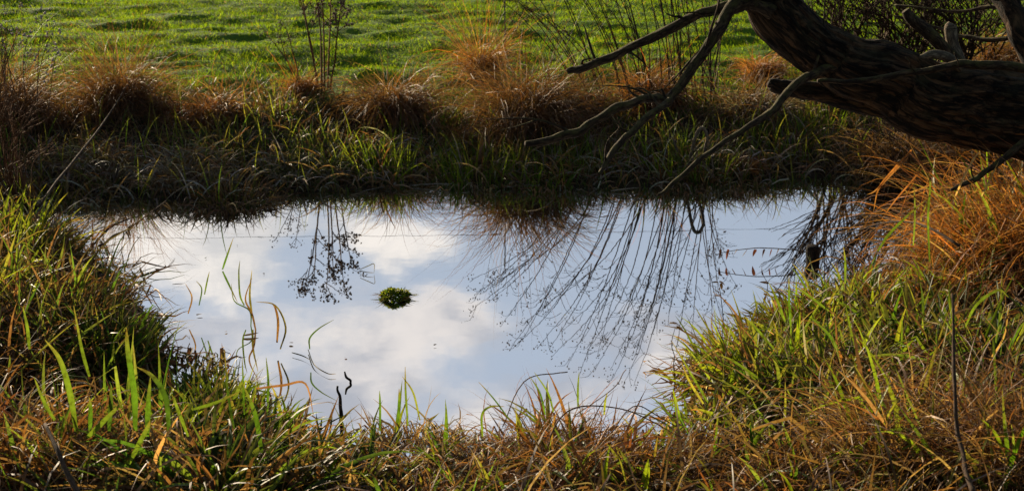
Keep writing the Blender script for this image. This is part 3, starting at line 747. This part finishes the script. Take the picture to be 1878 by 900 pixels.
near(-60, 560, 0.299, .3, 'yellow-green sedge leaning in from the left edge', 260, 160, YG, TAN)
near(50, 490, 0.229, .2, 'brown and olive sedge at the crest of the left bank next to the water', 110, 380, OLIVE, BROWN)
near(130, 580, 0.246, .22, 'dark olive sedge sloping into the water on the left bank', 170, 380, np.vstack([OLIVE, GREEN[:2]]), BROWN)
near(195, 655, 0.211, .2, 'dark green sedge with flattened leaves at the tip of the left bank', 320, 160, np.vstack([DARKG, GREEN[:3]]), TAN)
near(90, 610, 0.264, .25, 'straw-coloured arched grass in the middle of the left bank', 130, 420, GREEN, np.vstack([TAN, RUST]), fine=300, fpal=TAN)
near(160, 690, 0.211, .2, 'shaded dark sedge behind the upright iris leaves', 200, 160, np.vstack([DARKG, GREEN[:2]]), BROWN)
near(0, 700, 0.280, .25, 'russet tangled grass at the left edge behind the iris leaves', 120, 300, GREEN, np.vstack([RUST, BROWN]), fine=300)
near(40, 850, 0.260, .25, 'russet dead grass filling the bottom left corner', 60, 300, GREEN, RUST, fine=900, fpal=np.vstack([RUST, TAN]))
near(215, 800, 0.300, .22, 'thicket of broad upright green leaves around the tallest iris leaf', 30, 24, GREEN[:3], TAN, gw=(.011, .019), gb=(0, .5), gl=(0, .3), name='iris_plant', cat='iris')
near(190, 880, 0.220, .22, 'tan matted grass below the upright iris leaves', 90, 320, GREEN, TAN, fine=700, fpal=np.vstack([TAN, BROWN]))
near(330, 800, 0.172, .2, 'mixed green and straw grass on the near bank right of the iris leaves', 200, 220, LG, TAN)
near(440, 800, 0.15, .2, 'bright green grass with russet tops at the near water edge left of the charred stick', 300, 180, LG, RUST)
near(385, 735, 0.150, .15, 'sparse green sedge standing in shallow water below the tip of the left bank', 150, 50, LG, TAN, dw=(.004, .007))
near(320, 690, 0.120, .2, 'flattened wet leaves spread over the shallow water beside the left bank', 90, 110, OLIVE, BROWN, gb=(.8, 2.2), gl=(.5, 1.2))
near(505, 860, .17, .22, 'dark green drooping sedge on the near bank below the charred stick', 300, 160, np.vstack([DARKG, LUSH]), TAN, gb=(.9, 2.5), gl=(.3, 1.0))
near(620, 905, .19, .2, 'dark olive sedge at the bottom edge under the charred stick', 220, 160, np.vstack([DARKG, OLIVE]), TAN, gb=(.9, 2.5), gl=(.3, 1.0))
near(400, 910, .300, .25, 'dark green and tan grass along the bottom edge beneath the russet tops', 240, 240, np.vstack([DARKG, GREEN[:3]]), TAN, gb=(.9, 2.5), gl=(.3, 1.0))
near(755, 850, 0.189, .2, 'curled pale dead leaves on the near bank under the upright green blades', 45, 340, LG, np.vstack([TAN, GREY]), dw=(.006, .013), fine=400, fpal=np.vstack([RUST, BROWN]))
near(880, 870, 0.155, .2, 'tan broken sedge leaves in the middle of the near bank', 50, 300, LG, np.vstack([TAN, GREY]), dw=(.006, .012), fine=500, fpal=np.vstack([RUST, TAN]))
near(1040, 855, 0.241, .22, 'rounded russet mound of fine dead grass at the near water edge', 60, 220, LG, RUST, fine=1500, fpal=np.vstack([RUST, BROWN]), name='grass_mound')
near(1170, 880, 0.163, .25, 'low brown tangle of fine dead grass beside the russet mound', 60, 160, LG, BROWN, fine=1500, fpal=np.vstack([BROWN, RUST]), name='grass_mound')
near(1330, 870, 0.138, .3, 'flat brown matted grass in front of the large bright sedge clump', 70, 120, LG, BROWN, fine=1600, fpal=np.vstack([BROWN, RUST, TAN]), name='grass_mound')
near(980, 920, 0.129, .3, 'russet grass along the bottom edge below the rounded mound', 60, 150, LG, RUST, fine=900, fpal=RUST, name='grass_mound')
near(780, 930, 0.129, .3, 'brown grass along the bottom edge below the curled pale leaves', 90, 200, LG, BROWN, fine=700, fpal=np.vstack([BROWN, RUST]), name='grass_mound')
near(1380, 690, 0.240, .22, 'bright yellow-green sedge overhanging the water at the tip of the right bank', 360, 220, YG, TAN, gl=(.1, .9))
near(1480, 620, .17, .25, 'large bright sedge clump on the right bank below the short post', 420, 260, YG, np.vstack([TAN, RUST]), gl=(.1, .8))
near(1590, 580, .19, .25, 'green and rust sedge on the right bank below the orange drooping tussock', 300, 280, LG, RUST)
near(1500, 740, 0.220, .22, 'green sedge with pale bent dead leaves in the middle of the right bank', 320, 260, LG, np.vstack([TAN, GREY]))
near(1610, 690, 0.220, .22, 'shaded green sedge left of the thin dark upright stem', 260, 200, np.vstack([DARKG, LUSH]), RUST)
near(1690, 640, 0.220, .2, 'dark shaded sedge behind the thin dark upright stem', 200, 180, np.vstack([DARKG, LUSH]), BROWN)
near(1830, 690, 0.260, .25, 'shaded sedge with a few bright arching blades right of the thin dark stem', 200, 160, np.vstack([DARKG, LUSH, GREEN]), BROWN)
near(1320, 785, 0.150, .15, 'small yellow and tan sedge standing in the shallows at the right corner of the pond', 110, 90, YG, TAN)
near(1660, 850, 0.360, .24, 'hay-brown dome of fine dead grass left of the foot of the dark stem', 60, 120, YG, TAN, fine=2200, fpal=np.vstack([TAN, BROWN, RUST]), name='grass_mound')
near(1860, 870, 0.380, .24, 'hay-brown dome of fine dead grass in the bottom right corner', 60, 120, LG, TAN, fine=2000, fpal=np.vstack([TAN, RUST]), name='grass_mound')
near(1500, 900, 0.140, .35, 'flat hay-coloured grass along the bottom edge right of centre', 110, 160, LG, RUST, fine=1500, fpal=np.vstack([TAN, RUST, BROWN]), name='grass_mound')
near(1850, 505, .56, .27, 'big orange drooping tussock beneath the thick end of the willow trunk', 70, 800, YG, ORANGE, dw=(.004, .010), fine=2400, fpal=np.vstack([ORANGE, RUST]), name='grass_tussock')
near(1980, 500, .66, .3, 'orange tussock at the right edge leaning against the thick willow trunk', 60, 500, YG, ORANGE, dw=(.004, .009), fine=1800, fpal=np.vstack([ORANGE, RUST]), name='grass_tussock')
near(1735, 545, 0.18, .17, 'loose rust and yellow grass between the short post and the big orange tussock', 160, 300, YG, ORANGE, fine=500, fpal=ORANGE, name='grass_tussock')

# ------------------------------------------------------------------ individual leaves, sticks and floating things
def leafset(name, label, cat, specs, m=M_GREEN, loc=None, group=None):
    """specs: (pixel path at distance Y, width m, colour) ; one flat leaf along each path"""
    obs = []; base = None; mk = []
    for (path, Y, w, colr) in specs:
        pts_ = np.array([(P(px, py, Y) if Y else onplane(px, py, .012)) for px, py in path])
        mk.append((pts_, w, colr))
    base = mk[0][0][0].copy()
    e = thing(name, label, cat, base, group) if len(specs) > 1 else None
    for (pts_, w, colr) in mk:
        ext = np.vstack([2 * pts_[0] - pts_[1], pts_, 2 * pts_[-1] - pts_[-2]]); C = []
        for i_ in range(len(pts_) - 1):
            p0, p1, p2, p3 = ext[i_:i_ + 4]
            for u_ in np.arange(0, 1, .2):
                C.append(.5 * (2 * p1 + (p2 - p0) * u_ + (2 * p0 - 5 * p1 + 4 * p2 - p3) * u_ ** 2 + (3 * p1 - p0 - 3 * p2 + p3) * u_ ** 3))
        C.append(pts_[-1]); C = np.array(C); K = len(C); tt = np.linspace(0, 1, K)
        T = np.gradient(C, axis=0); T /= np.linalg.norm(T, axis=1)[:, None] + 1e-9
        view = np.array([.35, -1, .35]); S = np.cross(T, view); S /= np.linalg.norm(S, axis=1)[:, None] + 1e-9
        Kk = np.cross(T, S)
        ww = (w / 2 * np.minimum(1, .6 + 1.5 * tt) * (1 - tt ** 3) + .0006)[:, None]
        Vv = np.stack([C - S * ww, C + Kk * ww * .35, C + S * ww], 1).reshape(-1, 3)
        b_ = (np.arange(K - 1) * 3)[:, None] + np.arange(2)[None]
        Qq = np.stack([b_, b_ + 1, b_ + 4, b_ + 3], -1).reshape(-1, 4)
        ph_ = random.uniform(0, 99)
        k_ = np.clip(tt * 1.6 - .85, 0, .75)[:, None] * random.uniform(.2, 1)
        cc = np.array(colr)[None] * (.7 + .6 * vnoise(tt * 7 + ph_, tt * 0))[:, None]
        cc = cc * (1 - k_) + np.array([(.20, .13, .05)]) * k_
        cc = np.repeat(cc, 3, 0); cc[::3] *= .8; cc[2::3] *= 1.1
        if e is not None: mesh_obj('leaf', Vv - base, Qq, m, e, cc)
        else: tag(mesh_obj(name, Vv, Qq, m, None, cc, base), label, cat, group)
G1, G2, G3 = (.055, .12, .012), (.085, .14, .016), (.04, .085, .012)
leafset('iris_plant', 'broad upright green iris leaves on the near left bank', 'iris', [
    ([(140, 790), (128, 720), (110, 660), (82, 622), ], 4.05, .018, G2), ([(248, 790), (246, 720), (234, 640), (232, 600)], 4.1, .019, G1),
    ([(270, 800), (272, 740), (276, 690)], 4.12, .016, G1), ([(165, 790), (166, 750), (164, 728)], 4.06, .013, G1), ([(200, 790), (203, 740), (204, 706)], 4.1, .014, G3),
    ([(310, 790), (304, 730), (280, 690), (250, 672)], 4.1, .016, G3), ([(100, 770), (80, 735), (62, 690)], 4.0, .010, G2), ([(160, 802), (190, 772), (232, 730)], 4.0, .016, G2),
    ([(236, 850), (262, 800), (282, 760)], 3.95, .015, G2), ([(135, 560), (150, 640), (164, 690)][::-1], 4.3, .010, G2), ([(54, 640), (50, 600), (42, 562)], 4.3, .010, G2)])
leafset('iris_plant', 'tall green and tan blades rising from the near bank left of the russet tops', 'iris', [
    ([(480, 830), (468, 760), (444, 700)], 4.15, .015, G1), ([(345, 800), (326, 750), (315, 722)], 4.1, .010, G2), ([(435, 820), (418, 720), (412, 640)], 4.4, .008, G3),
    ([(448, 760), (446, 700), (444, 655)], 4.5, .006, G1), ([(490, 760), (492, 700), (488, 655)], 4.5, .008, G1), ([(355, 750), (395, 738), (440, 718)], 4.2, .010, G2),
    ([(470, 712), (520, 706), (560, 703), (575, 760)], 4.15, .007, (.20, .10, .045))])
leafset('sedge_plant', 'upright green blades on the near bank against the pale water', 'sedge', [
    ([(748, 780), (744, 720), (743, 672)], 4.3, .007, G2), ([(770, 770), (758, 720), (738, 690)], 4.3, .006, (.14, .17, .03)), ([(697, 790), (697, 740), (696, 716)], 4.3, .007, G1),
    ([(730, 775), (732, 740), (732, 712)], 4.3, .010, G1), ([(885, 800), (884, 760), (900, 745), (925, 745)], 4.3, .008, G2), ([(1000, 760), (990, 720), (972, 690)], 4.3, .006, G1),
    ([(1015, 755), (1005, 720), (980, 682)], 4.3, .006, G2), ([(1060, 745), (1060, 710), (1062, 682)], 4.3, .007, G2), ([(1108, 760), (1110, 735), (1114, 720)], 4.3, .007, (.15, .19, .03)),
    ([(935, 770), (905, 730), (878, 700)], 4.3, .004, G3)])
leafset('emergent_sedge', 'thin bent sedge stems standing in open water left of the floating clump', 'sedge', [
    ([(448, 560), (440, 540), (438, 500), (440, 478)], 5.95, .007, G2), ([(462, 575), (458, 540), (462, 495)], 5.9, .009, (.14, .13, .03)), ([(470, 610), (462, 575), (450, 548), (462, 510)], 5.8, .008, (.12, .07, .03)),
    ([(460, 605), (458, 570), (430, 552), (424, 520)], 5.85, .005, G3), ([(514, 640), (524, 600), (505, 560), (470, 553)], 5.5, .007, (.10, .09, .02)), ([(508, 628), (510, 590), (505, 565), (498, 555)], 5.55, .010, (.14, .075, .03)),
    ([(375, 540), (380, 515), (384, 498)], 5.95, .006, G2), ([(365, 560), (370, 530), (360, 515)], 5.9, .005, G3), ([(345, 575), (352, 545), (340, 520)], 5.9, .006, (.2, .12, .04))])
leafset('emergent_sedge', 'single thin curved blade arching out of open water above the charred stick', 'sedge', [
    ([(568, 640), (568, 620), (585, 602), (612, 586)], 5.45, .006, G3), ([(565, 640), (576, 668), (600, 684), (616, 685)], 0, .004, (.03, .035, .015)), ([(535, 646), (555, 652), (570, 660)], 0, .004, (.03, .035, .015))])
leafset('emergent_sedge', 'lone slanting green blade in bright cloud-white water near the far bank', 'sedge', [([(408, 494), (416, 470), (428, 436)], 6.6, .009, G1)])
leafset('emergent_sedge', 'tiny bent rush poking from the water beside the floating clump', 'sedge', [([(660, 494), (676, 487), (686, 484), (686, 500)], 6.55, .003, (.06, .06, .03)), ([(660, 496), (672, 499), (686, 500)], 0, .003, (.04, .04, .02))])
leafset('dead_reed', 'long bent orange-brown reed leaves hanging beneath the willow trunk', 'reed', [
    ([(1672, 275), (1640, 310), (1612, 345), (1602, 388)], 5.7, .010, (.24, .10, .035)), ([(1665, 290), (1635, 320), (1605, 350), (1590, 357)], 5.7, .007, (.25, .12, .05)),
    ([(1668, 278), (1690, 300), (1715, 325), (1738, 345)], 5.7, .007, (.20, .08, .03)), ([(1692, 308), (1670, 335), (1640, 370), (1615, 405)], 5.65, .007, (.24, .10, .04)),
    ([(1705, 340), (1680, 350), (1655, 356)], 5.65, .007, (.30, .16, .06)), ([(1705, 480), (1702, 400), (1706, 340), (1702, 320)], 5.6, .010, G2), ([(1675, 450), (1678, 390), (1676, 340)], 5.6, .008, (.13, .19, .03)),
    ([(1610, 460), (1630, 430), (1665, 395), (1700, 365)], 5.6, .012, G2), ([(1752, 360), (1770, 320), (1790, 285), (1800, 280)], 5.6, .010, (.42, .28, .14)), ([(1800, 360), (1815, 330), (1832, 295)], 5.6, .009, (.35, .27, .12))], M_DEAD)
leafset('sedge_plant', 'broad bright green blades leaning towards the water at the edge of the right bank', 'sedge', [
    ([(1440, 590), (1425, 550), (1410, 518)], 5.2, .012, G2), ([(1520, 570), (1480, 540), (1450, 520)], 5.3, .010, G2), ([(1450, 600), (1447, 545), (1447, 505)], 5.25, .010, G1), ([(1550, 520), (1550, 480), (1547, 452)], 5.5, .010, G2),
    ([(1420, 640), (1385, 600), (1365, 580)], 5.0, .010, G2), ([(1545, 670), (1525, 620), (1490, 585)], 4.9, .013, G1), ([(1425, 790), (1395, 760), (1378, 730)], 4.6, .010, G2), ([(1300, 740), (1270, 690), (1232, 625)], 4.8, .008, G2),
    ([(1290, 740), (1265, 700), (1250, 665)], 4.8, .009, (.17, .17, .03)), ([(1435, 800), (1440, 750), (1440, 700)], 4.6, .010, (.16, .18, .03)), ([(1700, 660), (1640, 650), (1580, 655)], 4.7, .010, G2), ([(1400, 700), (1350, 665), (1320, 650)], 4.9, .010, G2)])
leafset('sedge_plant', 'arching blades with pale edges reaching over the shaded right bank', 'sedge', [
    ([(1770, 600), (1790, 560), (1830, 532), (1850, 545), ], 4.8, .011, G2), ([(1850, 640), (1865, 610), (1878, 590)], 4.6, .012, G1), ([(1800, 680), (1840, 620), (1850, 560)], 4.7, .007, (.3, .2, .09)), ([(1820, 860), (1830, 820), (1850, 790)], 4.2, .014, G2),
    ([(1700, 800), (1740, 830), (1750, 870)][::-1], 4.1, .014, G1)])

def stick(name, label, cat, path, r, m=M_TWIG, ns=7, wob=.006, group=None, extra=None, ridge=.1):
    pts_ = np.array([P(px, py, Y) if Y else onplane(px, py, .01) for px, py, Y in path])
    tb_ = Tris(); tb_.tube(pts_, r, ns, 6, wob, ridge, len(path))
    for (pp, rr_) in (extra or []):
        tb_.tube(np.array([P(px, py, Y) if Y else onplane(px, py, .01) for px, py, Y in pp]), rr_, 5, 5, wob, 0, 3)
    return tag(tb_.build(name, m, None, pts_[0]), label, cat, group)
def Ywater(px, py): return float(onplane(px, py)[1])
yw = Ywater(624, 772)
stick('charred_stick', 'thin black broken stick standing upright in the water at the near bank', 'stick', [(624, 795, yw), (626, 765, yw), (623, 738, yw), (620, 706, yw)], [.008, .0085, .006, .004], M_POST)
yw = Ywater(636, 702)
stick('curled_twig', 'small dark curled twig floating upright above the charred stick', 'twig', [(640, 708, yw), (643, 698, yw), (635, 691, yw), (632, 681, yw)], [.004, .0055, .005, .003], M_POST, wob=.0)
stick('leaning_stem', 'long bare pale-brown stem leaning across the far left bank', 'stem', [(74, 378, 7.0), (130, 300, 7.6), (190, 225, 8.4), (238, 150, 9.0)], [.008, .007, .006, .003], M_TWIG)
stick('dry_stalk', 'thin dark upright dead stem rising through the right bank grass', 'stem', [(1786, 905, 3.55), (1768, 850, 3.68), (1756, 780, 3.8), (1752, 690, 3.92), (1749, 610, 4.02), (1746, 540, 4.1)], [.008, .007, .0062, .0055, .0045, .003], M_TWIG, wob=.008, ridge=.2)
stick('dry_stalk', 'short dark dead stick slanting through grass in the bottom left corner', 'stem', [(146, 910, 3.6), (112, 840, 3.75), (84, 780, 3.9)], [.008, .007, .005], M_TWIG)
stick('bramble_stem', 'grey-brown arching dead stem looping over the near bank mound', 'stem', [(1010, 800, 4.25), (1045, 752, 4.35), (1110, 747, 4.4), (1180, 765, 4.4), (1250, 800, 4.3)], [.0028, .0027, .0024, .002, .0014], M_STALK,
      extra=[([(1120, 790, 4.3), (1160, 745, 4.35), (1200, 760, 4.4), (1240, 780, 4.4)], .002), ([(920, 780, 4.3), (960, 700, 4.4), (1010, 688, 4.5), (1040, 680, 4.5)], .002), ([(1050, 760, 4.3), (1120, 715, 4.45), (1150, 680, 4.6)], .0016)])
stick('bramble_stem', 'bare brown twig reaching from the big orange tussock over the dark water', 'stem', [(1760, 450, 5.5), (1700, 415, 5.7), (1650, 408, 5.9), (1590, 418, 6.1), (1530, 430, 6.3)], [.006, .005, .004, .003, .002], M_TWIG,
      extra=[([(1650, 408, 5.9), (1610, 395, 6.1), (1560, 400, 6.2)], .0022), ([(1690, 413, 5.7), (1640, 440, 5.9), (1600, 445, 6.0)], .002)])

# leafy twig over the water beside the left bank
tw = thing('leafy_twig', 'dark drooping twig with hanging withered leaves just above the water by the left bank', 'twig', onplane(190, 448, 0))
tb = Tris(); yl = [6.55, 6.75, 6.95, 7.2]; tp = np.array([P(px, py, Y) for (px, py), Y in zip([(182, 450), (215, 430), (255, 405), (302, 368)], yl)])
tp[:, 2] = np.maximum(tp[:, 2], .02); tb.tube(tp, [.006, .005, .004, .002], 6, 5, .008, 0, 2); tb.build('stem', M_TWIG, tw)
for k in range(14):
    u_ = random.uniform(0, 2.98); i_ = int(u_); p0 = tp[i_] * (1 - u_ + i_) + tp[i_ + 1] * (u_ - i_)
    n_ = 1; bb = np.array([p0]); V, Q, C = blades(bb, U(0, 6.28, 1), U(.04, .07, 1), U(.010, .016, 1), U(1.6, 2.4, 1), U(.3, .9, 1), np.array([[.05, .035, .02]]), 4, 1.2, floor=False)
    V[:, 2] = np.maximum(V[:, 2], .008)
    mesh_obj('leaf', V - np.array(tw.location), Q, M_DEAD, tw, C)

# short post and twig strung with dead leaves
yp = Ywater(1490, 481)
pb = P(1490, 481, yp)
ps = Tris(); ps.tube([[pb[0], yp, -.3], [pb[0] + .002, yp, -.02], [pb[0], yp, .04], [pb[0] - .002, yp, .085]], [.034, .033, .033, .031], 14, 5, .002, .06, 5)
tag(ps.build('short_post', M_POST, None, (pb[0], yp, -.3)), 'short dark wooden post stub standing in the water at the right bank', 'post')
lw = thing('leaf_strung_twig', 'thin horizontal twig hung with small red-brown dead leaves left of the short post', 'twig', (pb[0] - .03, yp, .055))
tp = np.array([P(px, py, yp) for px, py in ((1478, 462), (1440, 456), (1400, 455), (1360, 457), (1318, 465), (1312, 476))])
tb = Tris(); tb.tube(tp, [.003, .0026, .0024, .002, .0016, .001], 5, 6, .002, 0, 4); tb.build('stem', M_TWIG, lw)
for px in (1322, 1336, 1352, 1370, 1386, 1402, 1415, 1428):
    h0 = P(px, 457, yp); q_ = Tris()
    cc = np.array([random.choice([(.09, .03, .018), (.07, .03, .02), (.14, .045, .025)])])
    V, Q, C = blades(h0[None], U(2.0, 4.2, 1), U(.042, .056, 1), U(.013, .019, 1), U(2.6, 3.0, 1), U(-.2, .4, 1), cc, 4, 1.2, floor=False, keel=True)
    V[:, 2] = np.maximum(V[:, 2], .006)
    mesh_obj('leaf', V - np.array(lw.location), Q, M_DEAD, lw, C)

# leafy thin stems standing in the water off the right bank
for (q, lab) in (([(1326, 640), (1325, 600), (1322, 540), (1318, 520)], 'thin dark stem with one withered leaf standing in water off the right bank'),
                 ([(1238, 700), (1236, 660), (1232, 630), (1240, 600)], 'thin reddish stem with crumpled leaves beside the tip of the right bank'),
                 ([(1400, 570), (1402, 545), (1408, 520), (1400, 505)], 'thin stem with small leaves leaning off the bright right bank sedge')):
    yy = Ywater(*q[0]); e = thing('withered_stem', lab, 'stem', onplane(*q[0])); tb = Tris(); pp = np.array([P(a_, b_, yy) for a_, b_ in q]); pp[0, 2] = -.02
    tb.tube(pp, [.0022, .002, .0016, .001], 5, 5, .006, 0, 6); tb.build('stem', M_TWIG, e)
    for k in range(5):
        b_ = pp[random.choice((1, 2, 3))] + np.array([random.gauss(0, .006), 0, random.gauss(0, .012)])
        V, Q, C = blades(b_[None], U(0, 6.28, 1), U(.025, .045, 1), U(.010, .016, 1), U(1.2, 2.6, 1), U(.2, 1.0, 1), np.array([[.08, .05, .03]]), 4, 1.2, floor=False)
        mesh_obj('leaf', V - np.array(e.location), Q, M_DEAD, e, C)

# floating clump of water plants
c0 = onplane(724, 546); rx_ = 26 * 2.45e-3
n = 900
a = U(0, 6.28, n); r = np.sqrt(RNG.random(n))
bx = c0[0] + rx_ * r * np.cos(a) * (1 + .15 * np.sin(3 * a)); by = c0[1] + rx_ * .9 * r * np.sin(a)
bz = .030 * (.6 + .8 * vnoise(bx * 40, by * 40, 5)) * np.sqrt(np.clip(1 - r ** 2, 0, 1)) * U(.3, 1.0, n) + .004
fc = blades(np.stack([bx, by, bz], 1), a + RNG.normal(0, .8, n), U(.010, .022, n), U(.006, .011, n), U(.3, 1.3, n), U(.2, 1.0, n), pick(np.vstack([GREEN[2:], YELLOWISH]), n, .35), 3, 1.2, floor=False)
fc[0][:, 2] = np.maximum(fc[0][:, 2], .003)
k = 90; a = U(0, 6.28, k)
rim = blades(np.stack([c0[0] + rx_ * .8 * np.cos(a), c0[1] + rx_ * .7 * np.sin(a), U(.004, .012, k)], 1), a + RNG.normal(0, .7, k), U(.02, .075, k), U(.002, .006, k), U(1.2, 1.5, k), U(0, .4, k), pick(np.vstack([OLIVE, BROWN]), k), 3, 1.2, floor=False)
fc = join([fc, rim]); fc[0][:, 2] = np.maximum(fc[0][:, 2], .003)
tag(mesh_obj('floating_clump', fc[0], fc[1], M_GREEN, None, fc[2], c0), 'small round mossy-green clump of water plants floating in open water', 'water plant')

# scraps afloat
def scrap(px, py, ln, w, ang, colr, label, group=None):
    p0 = onplane(px, py, .008)
    V, Q, C = blades(p0[None], np.array([ang]), np.array([ln]), np.array([w]), np.array([1.45]), np.array([.12]), np.array([colr]), 4, 1, floor=False)
    V[:, 2] = np.clip(V[:, 2], .005, .03)
    tag(mesh_obj('floating_leaf', V, Q, M_DEAD, None, C, p0), label, 'leaf', group)
for (px, py, ln, w, an, lab) in ((446, 615, .07, .012, .1, 'dark floating leaf beneath the bent sedge stems in open water'), (360, 577, .03, .012, .4, 'small dark floating leaf close to the left bank sedge'),
                                 (530, 628, .02, .010, 0, 'small floating speck of leaf near the lone curved blade'), (1235, 764, .08, .014, .2, 'dark floating leaf in the right corner of the pond'),
                                 (1250, 730, .05, .012, .5, 'small dark floating leaf beside the yellow sedge in the right corner'), (1170, 562, .02, .008, 0, 'tiny scrap afloat under the mirrored dry stems'), (795, 632, .015, .006, .3, 'tiny scrap afloat alone below the floating clump')):
    scrap(px, py, ln, w, an, (.04, .03, .02), lab)
for k, (px, py, ln, an) in enumerate(((700, 345, .25, .2), (755, 340, .3, 0), (780, 347, .2, -.3), (880, 344, .25, .2), (660, 352, .2, .4), (350, 372, .25, .1), (560, 350, .22, .3), (1120, 350, .2, .1))):
    scrap(px, py, ln, .009, an, (.22, .2, .17), 'pale wet dead leaf lying on the water along the far bank edge', 'pale leaves along the far waterline')

# folded reed on the far bank, seen in the mirror
bp_ = [mirrored(px, py, 8.25) for px, py in ((1258, 352), (1264, 385), (1272, 420), (1281, 426), (1290, 412), (1286, 385), (1280, 360))]
tb = Tris(); tb.tube(bp_, [.008, .010, .011, .011, .010, .008, .005], 7, 5, .003, .05, 2)
tag(tb.build('folded_reed', M_PALE, None, bp_[0]), 'pale folded dead reed loop by the far waterline, mirrored beside the dry stems', 'reed')
# wet litter and specks afloat along the waterline
n = 60000; x = U(-3.6, 3.6, n); y = U(4.0, 8.4, n); d = gd(x, y)
keep = (d < .0) & (RNG.random(n) < .10 * np.exp(d / .07) * np.clip(vnoise(x * 3, y * 3, 91) * 2.4 - .5, 0, 1) + .0012); x, y = x[keep], y[keep]; n = len(x)
V, Q, C = blades(np.stack([x, y, U(.003, .009, n)], 1), U(0, 6.28, n), np.where(gd(x, y) < -.25, U(.004, .016, n), U(.03, .16, n)), U(.004, .009, n), U(1.4, 1.55, n), U(0, .15, n), pick(np.vstack([BROWN * .6, GREY * .8, OLIVE * .6]), n), 4, 1, floor=False)
V[:, 2] = np.clip(V[:, 2], .0025, .03)
tag(mesh_obj('floating_litter', V, Q, M_DEAD, None, C), 'wet dead leaf litter and specks afloat along the pond edge', 'litter', None, 'stuff')
